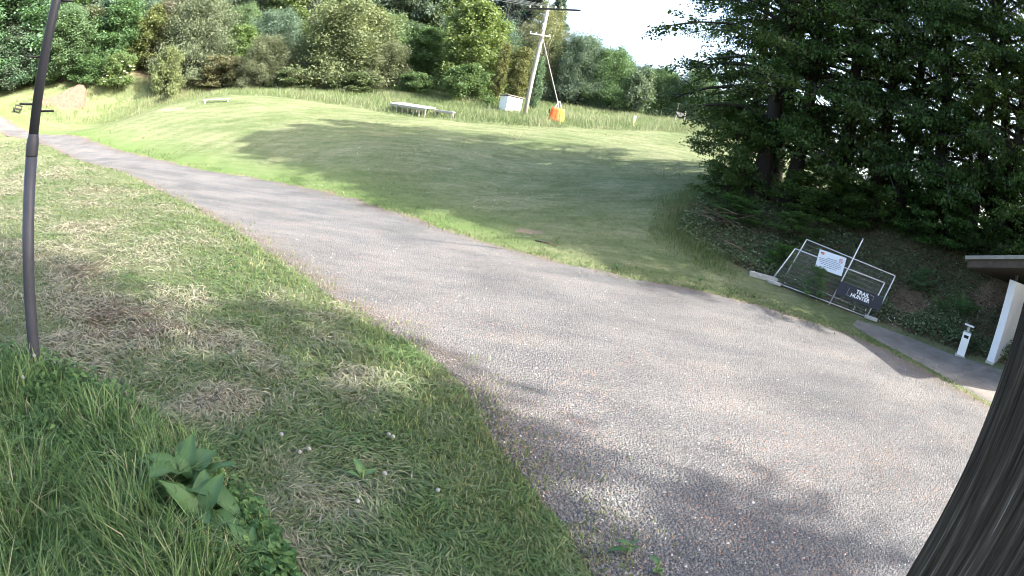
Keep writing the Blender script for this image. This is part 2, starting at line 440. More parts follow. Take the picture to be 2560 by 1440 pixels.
# ------------------------------------------------------------------ terrain
CP = np.array([(-1.48,0.26,0),(-3.94,0.69,0),(-7.39,1.3,0),(-1.3,0.75,0),(-3.46,2,0.01),(-6.5,3.75,0.01),(-0.96,1.15,0.01),(-2.57,3.06,0.02),(-4.82,5.75,0.03),(-0.51,1.41,0.01),(-1.37,3.76,0.03),(-2.57,7.05,0.06),(0,1.5,0.02),(0,4,0.05),(0,7.5,0.09),(0.51,1.41,0.02),(1.37,3.76,0.06),(2.57,7.05,0.12),(0.96,1.15,0.03),(2.57,3.06,0.08),(4.82,5.75,0.15),(1.3,0.75,0.03),(3.46,2,0.09),(6.5,3.75,0.17),(1.48,0.26,0.04),(3.94,0.69,0.1),(7.39,1.3,0.18),(0,-6,-0.1),(5.2,-3,0),(-5.2,-3,-0.2),(0,-30,-1),(18.79,-6.84,0.5),(-18.79,-6.84,-0.8),(0,-80,-3),(75.18,-27.36,2),(-75.18,-27.36,-4),(13.79,2.43,0.45),(13.59,6.34,0.5),(29.54,5.21,2.5),(21.75,10.14,2.6),(39.39,-6.95,3),(-42.93,35.96,0.07),(-23.76,27.05,0.04),(-14.89,23.12,0.02),(-11.19,22.36,0.12),(-8.15,21.83,0.2),(-4.68,18.93,0.27),(-2.4,16.83,0.29),(-0.54,15.79,0.28),(1.08,14.76,0.3),(3.19,14.66,0.32),(5.35,14.34,0.4),(7.36,13.3,0.41),(8.83,12.37,0.42),(9.86,10.77,0.4),(10.63,9.11,0.32),(-16.75,19.23,-0.01),(-10.54,15.32,0.01),(-4.61,10.54,0.03),(-1.44,7.87,0.02),(8.02,17.22,0.66),(10.79,15.15,0.54),(12.98,12.47,0.58),(13.33,11.49,0.76),(6.27,21.09,2.11),(9.23,22.69,3.05),(12.84,20.63,3.51),(15.37,17.78,3.69),(16.94,15.56,3.86),(-42.93,44.73,1.25),(-28.84,38.37,2.69),(-25.55,41.81,3.85),(-20.48,42.3,4.1),(-15.27,42.33,3.99),(-10.64,40.63,3.87),(-6.11,39.53,3.93),(-1.57,39.97,4.48),(3.96,41.81,5.41),(10.19,43.83,6.7),(14.38,43.7,7.24),(-17.18,31.63,1.84),(-6.12,26.3,1.52),(-0.57,25.99,1.6),(4.77,26.58,2.69),(9.49,28.46,4.12),(2.46,19.34,1.05),(-0.85,19.48,0.64),(-57.26,40.27,3.31),(-45.39,46.53,4.31),(-31.01,53.69,5.26),(-22.54,55.61,5.68),(-14.1,55.23,6.51),(-6.14,53.65,6.72),(4.94,54.78,7.46),(12.19,53.63,8.36),(16.25,53.59,8.82),(11.33,26.69,4.2),(17.58,41.42,6.2),(27.35,64.44,8.8),(46.89,110.46,11),(15.37,24.59,4.2),(23.85,38.16,6.2),(37.09,59.36,8.8),(63.59,101.77,11),(19.03,21.89,4.2),(29.52,33.96,5.8),(45.92,52.83,8),(78.73,90.57,11),(22.22,18.64,4.2),(34.47,28.93,5.8),(53.62,45,8),(91.93,77.13,11),(9.9,19.42,2),(12.5,17.86,2),(14.87,15.94,2),(-84.57,30.78,4),(-131.56,47.88,9),(-73.72,51.62,9),(-114.68,80.3,18),(-57.85,68.94,11),(-89.99,107.25,22),(-38.04,81.57,12),(-59.17,126.88,24),(-15.63,88.63,13),(-24.31,137.87,24),(4.71,89.88,13),(7.33,139.81,22),(23.29,86.93,12.5),(36.23,135.23,18),(-28.19,10.26,-0.3),(-51.68,18.81,0.5)])
_n = len(CP)
def _U(r2): return 0.5 * r2 * np.log(r2 + 1e-9)
_A = np.zeros((_n + 3, _n + 3))
_A[:_n, :_n] = _U((CP[:, None, 0] - CP[:, 0]) ** 2 + (CP[:, None, 1] - CP[:, 1]) ** 2) + np.eye(_n) * 3.0
_A[:_n, _n] = 1; _A[:_n, _n + 1] = CP[:, 0]; _A[:_n, _n + 2] = CP[:, 1]
_A[_n:, :_n] = _A[:_n, _n:].T
_W = np.linalg.solve(_A, np.r_[CP[:, 2], 0, 0, 0])
def gz(x, y):
    x = np.asarray(x, float); y = np.asarray(y, float); s = x.shape; x = x.ravel(); y = y.ravel()
    r = np.hypot(x, y); k = np.minimum(1, 150 / np.maximum(r, 1e-9)); xx = x * k; yy = y * k
    out = _W[_n] + _W[_n + 1] * xx + _W[_n + 2] * yy
    for i in range(_n):
        out += _W[i] * _U((xx - CP[i, 0]) ** 2 + (yy - CP[i, 1]) ** 2)
    # overgrown hump in front of the willows
    out += 1.1 * np.exp(-(((x + 41.0) / 4.5) ** 2 + ((y - 48.5) / 2.2) ** 2))
    return out.reshape(s)
def g1(x, y): return float(gz(np.array([x]), np.array([y]))[0])

def in_poly(px, py, poly):
    c = np.zeros(px.shape, bool); n = len(poly); j = n - 1
    for i in range(n):
        xi, yi = poly[i]; xj, yj = poly[j]
        t = ((yi > py) != (yj > py)) & (px < (xj - xi) * (py - yi) / (yj - yi + 1e-12) + xi)
        c ^= t; j = i
    return c
def seg_dist(px, py, line):
    d = np.full(px.shape, 1e9)
    for (ax, ay), (bx, by) in zip(line[:-1], line[1:]):
        dx, dy = bx - ax, by - ay
        t = np.clip(((px - ax) * dx + (py - ay) * dy) / (dx * dx + dy * dy), 0, 1)
        d = np.minimum(d, np.hypot(px - ax - t * dx, py - ay - t * dy))
    return d
def vnoise(x, y, seed=0):
    """smooth value noise 0..1"""
    xi = np.floor(x).astype(np.int64); yi = np.floor(y).astype(np.int64); fx = x - xi; fy = y - yi
    def h(a, b):
        q = (a * 374761393 + b * 668265263 + seed * 982451653) & 0x7fffffff
        q = ((q ^ (q >> 13)) * 1274126177) & 0x7fffffff
        return (q & 0xffff) / 65535.0
    fx = fx * fx * (3 - 2 * fx); fy = fy * fy * (3 - 2 * fy)
    return (h(xi, yi) * (1 - fx) + h(xi + 1, yi) * fx) * (1 - fy) + (h(xi, yi + 1) * (1 - fx) + h(xi + 1, yi + 1) * fx) * fy

FAR = [(-64, 37.5), (-57, 36.8), (-50.9, 36.2), (-43, 34.8), (-29.1, 29.2), (-23.7, 26.9), (-18.2, 24.4), (-14.8, 23.1), (-11.2, 22.3), (-8.1, 21.6), (-6.3, 20.3), (-4.7, 18.9), (-2.4, 16.9), (-.5, 15.7), (1.1, 14.9), (3.2, 14.6), (5.4, 14.4), (6.5, 14.1), (7.6, 13.7), (8.7, 13.2), (9.65, 12.1), (10.1, 10.9), (10.55, 9.5), (11.05, 8.2), (12.0, 4.4), (12.4, 0), (13, -6)]
NEAR = [(-62, 34), (-53, 33.6), (-45.3, 31.9), (-37.9, 29.6), (-28.2, 25.5), (-16.9, 19.4), (-10.6, 15.4), (-7.5, 13.1), (-5.8, 11.75), (-4.6, 10.6), (-3.5, 9.6), (-2.7, 8.9), (-2, 8.25), (-1.4, 7.8), (-.9, 7.3), (-.4, 6.66), (-.07, 5.8), (.25, 5.04), (.53, 4.6), (.85, 3.95), (1, 3.45), (1.3, 2.4), (1.9, .8), (2.6, -2), (3.5, -6)]
GRAVEL = NEAR + FAR[::-1]
TALL_EDGE = [(-14, 3.2), (-9, 4.0), (-5.95, 4.25), (-4.96, 4.33), (-4.14, 4.4), (-3.14, 4.23), (-2.42, 4.0), (-1.86, 3.55), (-1.56, 3.29), (-1.08, 2.81), (-.6, 2.0), (-.2, 0)]
TALL = TALL_EDGE + [(-14, 0)]
BANK = [(5.0, 19.2), (5.6, 18.3), (7.2, 17.6), (8.6, 16.6), (10.2, 15.5), (11.3, 14.8), (12.3, 13.7), (13.1, 12.3), (14, 11), (16, 8), (20, 4), (40, 4), (45, 20), (34, 36), (22, 34), (12, 29), (8.4, 25), (6.2, 22.5)]
PAVE_IN = [(10.3, 14.9), (11.02, 14.59), (12.04, 13.5), (12.8, 12.15), (13.3, 11.3), (13.95, 10.1), (15.2, 8), (16.8, 5)]
PAVE_OUT = [(9.75, 14.3), (9.95, 13.2), (10.15, 12.0), (10.45, 10.6), (10.95, 9.2), (11.4, 8.0), (12.1, 6), (13.2, 3.5)]
LAWN_FAR = [(-60, 39.5), (-52, 38.4), (-45.3, 38.6), (-41, 42.0), (-35.2, 46.0), (-30, 44.5), (-25.6, 42.2), (-20.5, 42.3), (-15.3, 42.4), (-10.7, 40.6), (-6.1, 39.6), (-1.5, 40), (4, 41.8), (10.2, 43.8), (14.4, 43.7), (20, 46)]
LAWN_DIRT = [((-37.7, 51.0), 3.0), ((-33.0, 51.6), 3.2), ((-27.0, 48.6), 2.6), ((-20, 45), 1.2), ((.2, 17.8), .9), ((-27, 36.5), 2.2)]

# the ground sheet: fine rings near by, wide rings out to the horizon
rr = np.r_[np.linspace(.01, 30, 210), 30 * (70 / 30) ** np.linspace(.008, 1, 110), 70 * (3500 / 70) ** np.linspace(.02, 1, 60)]
an = np.r_[np.radians(np.linspace(-78, 78, 400)), np.radians(np.linspace(80, 280, 70))]
RR, AN = np.meshgrid(rr, an, indexing='ij')
gx = (RR * np.sin(AN)).ravel(); gy = (RR * np.cos(AN)).ravel()
gzz = gz(gx, gy)
in_gravel = in_poly(gx, gy, GRAVEL)
gzz += (vnoise(gx * 2.2, gy * 2.2, 3) - .5) * .03 * ~in_gravel + (vnoise(gx * .6, gy * .6, 4) - .5) * .12 * (np.hypot(gx, gy) > 22)
gdeep = np.minimum(seg_dist(gx, gy, NEAR), seg_dist(gx, gy, FAR)) > .7
gzz -= .03 * in_gravel + .09 * (in_gravel & gdeep)
nr, na = len(rr), len(an)
idx = np.arange(nr * na).reshape(nr, na)
a0 = idx[:-1, :]; a1 = idx[1:, :]
F = np.stack([a0, a1, np.roll(a1, -1, 1), np.roll(a0, -1, 1)], -1).reshape(-1, 4)[:, ::-1]
left = ((gx - 0) < 3) & (np.hypot(gx, gy) < 60)
side = np.zeros(gx.shape, bool)
side |= in_poly(gx, gy, NEAR + [(3.5, -30), (-90, -30), (-90, 34)])
hay_w = np.where(side, np.clip(1.1 - np.hypot(gx, gy) / 45 - .6 * np.exp(-seg_dist(gx, gy, NEAR) / .8), 0, 1), 0)
bank_d = seg_dist(gx, gy, BANK + BANK[:1]); inb = in_poly(gx, gy, BANK)
bank_w = np.where(inb, np.clip(.5 + bank_d / 1.2, 0, 1), np.clip(.5 - bank_d / .8, 0, 1)) * (np.hypot(gx, gy) < 40)
forest = np.clip((gy - 52 - .12 * gx + (vnoise(gx * .3, gy * .3, 9) - .5) * 4) / 6, 0, 1) * (gx < 18) + np.clip((np.hypot(gx, gy) - 76) / 8, 0, 1) * (gx >= 18) * .3
bank_w = np.clip(np.maximum(bank_w, forest * .85), 0, 1)
dirt_w = np.zeros(gx.shape)
for (dx, dy), r_ in LAWN_DIRT:
    dirt_w = np.maximum(dirt_w, np.clip(1.05 - np.hypot(gx - dx, (gy - dy) * 1.8) / r_, 0, 1))
dirt_w = np.maximum(dirt_w, .48 * np.exp(-(seg_dist(gx, gy, FAR) / .5) ** 2) + .45 * np.exp(-(seg_dist(gx, gy, NEAR) / .35) ** 2))
verge_w = np.clip(1.1 - seg_dist(gx, gy, FAR[:13]) / 3.2, 0, 1) * (vnoise(gx * .7, gy * .7, 13) * .6 + .55)
ground = raw_obj('ground', np.stack([gx, gy, gzz], 1), F, M['ground'], {'hay': hay_w, 'bank': bank_w, 'dirt': dirt_w, 'verge': np.clip(verge_w, 0, 1)}, smooth=True)
tag(ground, 'sloping meadow ground with mown lawn, cut hay slope and wooded bank', 'ground', kind='structure')

# ------------------------------------------------------------------ gravel road and paving: strips draped 2 cm above the ground
def resample(line, n, power=1.0):
    p = np.array(line, float); s = np.r_[0, np.cumsum(np.hypot(*np.diff(p, axis=0).T))]
    w = s / s[-1]; q = np.linspace(0, 1, n)
    return np.stack([np.interp(q, w, p[:, 0]), np.interp(q, w, p[:, 1])], 1)
def smooth_line(line, it=2):
    p = [tuple(q) for q in line]
    for _ in range(it):
        o = [p[0]]
        for a, b in zip(p[:-1], p[1:]):
            o += [(a[0] * .75 + b[0] * .25, a[1] * .75 + b[1] * .25), (a[0] * .25 + b[0] * .75, a[1] * .25 + b[1] * .75)]
        o.append(p[-1]); p = o
    return p
def strip(name, A, B, n, k, mat, lift, jit, label, cat):
    A = resample(smooth_line(A), n); B = resample(smooth_line(B), n)
    rng = np.random.default_rng(5)
    for P, sd in ((A, 1), (B, 2)):
        t = np.gradient(P, axis=0); nrm = np.stack([-t[:, 1], t[:, 0]], 1); nrm /= np.linalg.norm(nrm, axis=1)[:, None]
        j = (vnoise(P[:, 0] * 1.3 + 50, P[:, 1] * 1.3 + 50, sd) - .5) * 2 * jit + (vnoise(P[:, 0] * 6 + 50, P[:, 1] * 6 + 50, sd + 7) - .5) * jit
        P += nrm * j[:, None]
    w = np.linspace(0, 1, k) ; w = .5 - .5 * np.cos(w * math.pi) * .6 - .2 * (1 - 2 * w)
    w = (w - w[0]) / (w[-1] - w[0])
    P = A[:, None, :] * (1 - w[None, :, None]) + B[:, None, :] * w[None, :, None]
    x = P[..., 0].ravel(); y = P[..., 1].ravel()
    wid = np.repeat(np.hypot(*(A - B).T), k); ww = np.tile(w, n)
    ed = np.minimum(ww, 1 - ww) * wid
    edge = np.exp(-ed / .95)
    z = gz(x, y) + lift - .05 * np.exp(-ed / .06)
    id_ = np.arange(n * k).reshape(n, k)
    F = np.stack([id_[:-1, :-1], id_[1:, :-1], id_[1:, 1:], id_[:-1, 1:]], -1).reshape(-1, 4)
    o = raw_obj(name, np.stack([x, y, z], 1), F, mat, {'edge': edge}, smooth=True)
    tag(o, label, cat, kind='structure')
    return o
strip('gravel_road', NEAR, FAR, 1400, 40, M['gravel'], .018, .20, 'grey gravel track widening into a gravel yard', 'road')
strip('pavement', PAVE_OUT, PAVE_IN, 160, 14, M['paving'], .035, .03, 'dark paved strip between gravel yard and white shed wall', 'pavement')

# ------------------------------------------------------------------ grass, stones, litter (uncountable stuff)
rng = np.random.default_rng(11)
def unit(v): return v / (np.linalg.norm(v, axis=1)[:, None] + 1e-9)
def blades(name, x, y, h, w, lean, v, mat, label, cat, z=None, ang=None):
    n = len(x); z = gz(x, y) if z is None else z
    a = rng.uniform(0, 2 * np.pi, n) if ang is None else ang
    d = np.stack([np.cos(a), np.sin(a), np.zeros(n)], 1)
    b = rng.uniform(0, 2 * np.pi, n); s = np.stack([np.cos(b), np.sin(b), np.zeros(n)], 1) * (w / 2)[:, None]
    base = np.stack([x, y, z - .01], 1)
    mid = base + d * (h * lean * .35)[:, None]; mid[:, 2] += h * .58
    tip = base + d * (h * lean)[:, None]; tip[:, 2] += h * np.sqrt(np.maximum(.05, 1 - .55 * lean ** 2)) - h * .25 * np.maximum(0, lean - .6)
    V = np.stack([base - s, base + s, mid - s * .8, mid + s * .8, tip], 1).reshape(-1, 3)
    i = np.arange(n)[:, None] * 5
    Fc = np.concatenate([i + np.array([[0, 1, 3]]), i + np.array([[0, 3, 2]]), i + np.array([[2, 3, 4]])], 0)
    o = raw_obj(name, V, Fc, mat, {'v': np.repeat(v, 5)})
    return tag(o, label, cat, kind='stuff')
def chips(name, c, l, w, tilt, v, mat, label, cat, bend=0.0, ang=None):
    """flat pieces lying about: quads centred at c"""
    n = len(c); a = rng.uniform(0, 2 * np.pi, n) if ang is None else ang
    d = np.stack([np.cos(a), np.sin(a), rng.normal(0, tilt, n)], 1); d = unit(d)
    u = np.stack([rng.normal(0, tilt, n), rng.normal(0, tilt, n), np.ones(n)], 1)
    s = unit(np.cross(u, d))
    V = np.stack([c - d * (l / 2)[:, None], c + s * (w / 2)[:, None], c + d * (l / 2)[:, None], c - s * (w / 2)[:, None]], 1)
    V[:, 0, 2] -= bend * l; V[:, 2, 2] -= bend * l
    i = np.arange(n)[:, None] * 4
    o = raw_obj(name, V.reshape(-1, 3), i + np.array([[0, 1, 2, 3]]), mat, {'v': np.repeat(v, 4)})
    return tag(o, label, cat, kind='stuff')
def polar(n, a0, a1, d0, d1, p=1.0):
    a = np.radians(rng.uniform(a0, a1, n)); d = d0 * (d1 / d0) ** (rng.uniform(0, 1, n) ** p)
    return d * np.sin(a), d * np.cos(a)

# tall uncut grass by the lamp post
x, y = polar(95000, -72, -8, 1.6, 9.5)
k = in_poly(x, y, TALL); x, y = x[k], y[k]
ed = seg_dist(x, y, TALL_EDGE)
k = rng.uniform(0, 1, len(x)) < np.clip(.15 + ed / .5, 0, 1); x, y, ed = x[k], y[k], ed[k]
pt = vnoise(x * 1.7, y * 1.7, 21)
h = (.12 + .46 * rng.uniform(0, 1, len(x)) ** 2.0) * (.45 + .95 * pt) * np.clip(.5 + ed * .8, .5, 1.1)
blades('tall_grass', x, y, h, rng.uniform(.006, .019, len(x)), rng.uniform(.1, 1.3, len(x)), np.clip(rng.normal(.42, .27, len(x)) + (pt - .5) * .4 + .35 * (rng.uniform(0, 1, len(x)) < .03), 0, 1), M['tall_grass'],
       'tall fresh green grass left uncut around the metal pole', 'grass', ang=vnoise(x * 2.6, y * 2.6, 23) * 9 + rng.normal(0, .8, len(x)))
# broad-leaved weeds among it
x, y = polar(60000, -70, -10, 1.8, 7.5)
k = in_poly(x, y, TALL); x, y = x[k], y[k]
pt = vnoise(x * 1.3 + 9, y * 1.3, 5); k = (pt + rng.uniform(-.25, .25, len(x)) > .42); x, y, pt = x[k], y[k], pt[k]
c = np.stack([x, y, gz(x, y) + rng.uniform(.05, .30, len(x)) * (.5 + .6 * pt)], 1)
l = rng.uniform(.03, .10, len(x))
chips('weed_leaves', c, l, l * .5, .45, np.clip(rng.normal(.5, .22, len(x)), 0, 1), M['weed'], 'small broad weed leaves mixed into the tall foreground grass', 'weeds', .12)

# mown slope: cut blades lying in all directions and short stubble
LEFT = NEAR + [(3.5, -8), (-30, -8), (-70, 10), (-70, 33)]
x, y = polar(400000, -66, 24, 2.4, 46, 1.3)
k = in_poly(x, y, LEFT) & ~in_poly(x, y, TALL); x, y = x[k], y[k]
pt = vnoise(x * .8, y * .8, 31); pt2 = vnoise(x * 2.4, y * 2.4, 32)
nd_ = seg_dist(x, y, NEAR)
dry = np.clip(.5 + (pt - .5) * 1.1 + (pt2 - .5) * .5 - .35 * np.exp(-nd_ / 1.0), 0, 1)
d_ = np.hypot(x, y)
keep = rng.uniform(0, 1, len(x)) < .35 + .65 * pt2; x, y, dry, d_, nd_ = x[keep], y[keep], dry[keep], d_[keep], nd_[keep]
c = np.stack([x, y, gz(x, y) + rng.uniform(.0, .07, len(x)) * (.3 + 1.4 * vnoise(x * 3, y * 3, 36))], 1)
l = rng.uniform(.06, .20, len(x)) * (1 + d_ / 20)
chips('cut_grass', c, l, rng.uniform(.005, .010, len(x)) * (1 + d_ / 9), .25, np.clip(np.minimum(dry, .78) + rng.normal(0, .17, len(x)) + .26 * np.clip((vnoise(x * 1.1 + 7, y * 1.1, 33) - .62) * 5, 0, 1) * rng.uniform(.3, 1, len(x)), 0, 1), M['hay'],
      'drying cut grass strewn over the mown foreground slope', 'cut grass', .1, vnoise(x * 1.5 + 3, y * 1.5, 35) * 7 + rng.normal(0, .7, len(x)))
x, y = polar(210000, -66, 26, 2.4, 46, 1.25)
k = in_poly(x, y, LEFT) & ~in_poly(x, y, TALL); x, y = x[k], y[k]
nd_ = seg_dist(x, y, NEAR); pt = vnoise(x * .8, y * .8, 31)
k = rng.uniform(0, 1, len(x)) < np.clip(1.1 - pt * 1.3 + .7 * np.exp(-nd_ / 1.4), .08, 1); x, y, nd_ = x[k], y[k], nd_[k]; d_ = np.hypot(x, y)
h = rng.uniform(.03, .085, len(x)) * (1 + .7 * np.exp(-(nd_ - .5) ** 2 / .4))
blades('short_turf', x, y, h, rng.uniform(.004, .008, len(x)) * (1 + d_ / 10), rng.uniform(.2, .95, len(x)), np.clip(rng.normal(.55, .22, len(x)), 0, 1), M['turf'],
       'short green stubble of the mown foreground slope beside the gravel', 'grass')
# ragged tufts creeping into the gravel
x, y = polar(150000, -60, 52, 2.4, 34)
dn = seg_dist(x, y, NEAR); df = seg_dist(x, y, FAR); dd = np.minimum(dn, df)
k = (rng.uniform(0, 1, len(x)) < np.exp(-dd / .30) * (vnoise(x * 2.5, y * 2.5, 41) > .38)); x, y = x[k], y[k]; d_ = np.hypot(x, y)
blades('verge_tufts', x, y, rng.uniform(.03, .10, len(x)), rng.uniform(.005, .009, len(x)) * (1 + d_ / 9), rng.uniform(.2, .9, len(x)), np.clip(rng.normal(.6, .2, len(x)), 0, 1), M['turf'],
       'sparse grass tufts growing into both gravel edges', 'grass', z=gz(x, y) + .02)
# lawn beyond the road
x, y = polar(330000, -58, 56, 10, 46, 1.1)
k = in_poly(x, y, FAR + [(40, 10), (60, 60), (-70, 60)]) & ~in_poly(x, y, BANK) & ~in_poly(x, y, PAVE_OUT + PAVE_IN[::-1])
x, y = x[k], y[k]
st = .6 * vnoise(x * .35 + y * .06, y * 1.6 - x * .25, 51) + .4 * vnoise(x * 2.2, y * 2.2, 52); d_ = np.hypot(x, y)
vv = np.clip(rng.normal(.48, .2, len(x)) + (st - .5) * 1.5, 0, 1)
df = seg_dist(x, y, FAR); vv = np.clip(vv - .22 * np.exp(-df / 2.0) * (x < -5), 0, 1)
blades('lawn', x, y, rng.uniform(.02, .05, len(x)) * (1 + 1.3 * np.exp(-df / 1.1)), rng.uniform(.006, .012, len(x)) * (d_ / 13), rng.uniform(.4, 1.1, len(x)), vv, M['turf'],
       'mown lawn rising beyond the gravel road', 'grass')
# long meadow grass at the top of the lawn and round the bank
x, y = polar(190000, -57, 22, 36, 66, 1.0)
k = in_poly(x, y, LAWN_FAR + [(40, 50), (40, 90), (-110, 90), (-110, 40)]) | (((x + 24.2) / 3.2) ** 2 + ((y - 38.3) / .9) ** 2 < rng.uniform(.2, 1, len(x))); x, y = x[k], y[k]
el = seg_dist(x, y, LAWN_FAR) * np.where(((x + 24.2) / 3.2) ** 2 + ((y - 38.3) / .9) ** 2 < 1, 0, 1)
k = np.ones(len(x), bool)
for (dx, dy), r_ in LAWN_DIRT[:3]: k &= np.hypot(x - dx, (y - dy) * 1.8) > r_ * .6 * rng.uniform(.5, 1.2, len(x))
k &= ~((np.abs(x + 47.6) < 2.6) & (np.abs(y - 43.2) < 1.7))
x, y, el = x[k], y[k], el[k]
pt = vnoise(x * .5, y * .5, 61)
blades('meadow_grass', x, y, rng.uniform(.25, .75, len(x)) * (.5 + .7 * pt) * np.clip(.35 + el / 2.2, .35, 1), rng.uniform(.015, .035, len(x)), rng.uniform(.15, .8, len(x)),
       np.clip(rng.normal(.5, .2, len(x)) + (pt - .5) * .5, 0, 1), M['meadow'], 'long pale meadow grass between the lawn and the trees', 'grass')
x, y = polar(30000, 12, 28, 17, 26)
bd = seg_dist(x, y, [(5.9, 17.9), (5.0, 19.2), (6.2, 22.5), (8.4, 25)]); k = bd < 1.7 * rng.uniform(.05, 1, len(x)) ** 1.3; x, y, bd = x[k], y[k], bd[k]
blades('bank_grass', x, y, rng.uniform(.10, .38, len(x)) * np.clip(1.15 - bd / 1.6, .25, 1), rng.uniform(.010, .018, len(x)), rng.uniform(.2, .9, len(x)), np.clip(rng.normal(.45, .2, len(x)), 0, 1), M['turf'],
       'long dark grass along the edge of the wooded bank', 'grass')
# crushed stones on the yard
x, y = polar(95000, -40, 60, 2.6, 15, 1.2)
k = in_poly(x, y, GRAVEL) & (np.minimum(seg_dist(x, y, NEAR), seg_dist(x, y, FAR)) > .05 * rng.uniform(0, 1, len(x))); x, y = x[k], y[k]
n = len(x); r_ = rng.uniform(.006, .017, n) * (1 + .35 * (rng.uniform(0, 1, n) > .9)); z = gz(x, y) + .024
ang = np.arange(5) * 2 * np.pi / 5
V = np.zeros((n, 6, 3)); ph = rng.uniform(0, 6.28, n)
for q in range(5):
    rq = r_ * rng.uniform(.7, 1.25, n)
    V[:, q, 0] = x + rq * np.cos(ang[q] + ph); V[:, q, 1] = y + rq * np.sin(ang[q] + ph); V[:, q, 2] = z - .003
V[:, 5, 0] = x + r_ * rng.uniform(-.5, .5, n); V[:, 5, 1] = y + r_ * rng.uniform(-.5, .5, n); V[:, 5, 2] = z + r_ * rng.uniform(.5, 1.0, n)
i = np.arange(n)[:, None] * 6
Fc = np.concatenate([i + np.array([[q, (q + 1) % 5, 5]]) for q in range(5)], 0)
red = vnoise(x * .9 + 3, y * .9, 71)
vv = np.clip(rng.normal(.42, .17, n), .05, .75); vv = np.where(rng.uniform(0, 1, n) < np.clip((red - .55) * .8, .01, .35), rng.uniform(.82, .95, n), vv); vv = np.where(rng.uniform(0, 1, n) < .012, 1, vv)
tag(raw_obj('gravel_stones', V.reshape(-1, 3), Fc, M['stones'], {'v': np.repeat(vv, 6)}), 'loose crushed stones covering the gravel yard', 'gravel', kind='stuff')
x, y = polar(9000, -30, 58, 2.8, 16)
k = in_poly(x, y, GRAVEL); x, y = x[k], y[k]
k = rng.uniform(0, 1, len(x)) < .25 + .75 * (np.minimum(seg_dist(x, y, NEAR), seg_dist(x, y, FAR)) < .9) ; x, y = x[k], y[k]
c = np.stack([x, y, gz(x, y) + .036], 1); l = rng.uniform(.015, .045, len(x))
chips('leaf_scraps', c, l, l * .4, .3, rng.uniform(.2, 1, len(x)), M['litter'], 'dry leaf scraps scattered on the gravel yard', 'leaf litter')
# wooded bank: litter and low undergrowth
x, y = polar(60000, 13, 62, 15, 32)
k = in_poly(x, y, BANK); x, y = x[k], y[k]
c = np.stack([x, y, gz(x, y) + rng.uniform(.005, .05, len(x))], 1); l = rng.uniform(.05, .10, len(x))
chips('leaf_litter', c, l, l * .6, .35, np.clip(rng.normal(.45, .25, len(x)), 0, 1), M['litter'], 'brown fallen leaves covering the wooded bank', 'leaf litter', .1)
x, y = polar(190000, 13, 62, 15, 30)
k = in_poly(x, y, BANK); x, y = x[k], y[k]
pt = vnoise(x * .7 + 4, y * .7, 81); az = np.degrees(np.arctan2(x, y))
thr = np.where(az < 30, .20, .47)
k = pt + rng.uniform(-.15, .15, len(x)) > thr; x, y, pt = x[k], y[k], pt[k]
c = np.stack([x, y, gz(x, y) + rng.uniform(.02, .55, len(x)) * np.clip(pt, .25, .9)], 1); l = rng.uniform(.05, .12, len(x))
chips('undergrowth', c, l, l * .6, .5, np.clip(rng.normal(.45, .25, len(x)), 0, 1), M['ivy'], 'low brambles and ivy over the wooded bank', 'undergrowth', .1)
# little white flowers on the lawn
x, y = polar(1500, -22, 14, 16.5, 30)
k = in_poly(x, y, FAR + [(40, 10), (60, 60), (-70, 60)]) & ~in_poly(x, y, BANK) & (vnoise(x * .7, y * .7, 91) > .66); x, y = x[k], y[k]
c = np.stack([x, y, gz(x, y) + rng.uniform(.05, .10, len(x))], 1); l = rng.uniform(.03, .05, len(x))
chips('daisies', c, l, l, .4, np.ones(len(x)), M['daisy'], 'tiny white daisies dotted over the shaded lawn', 'flowers')

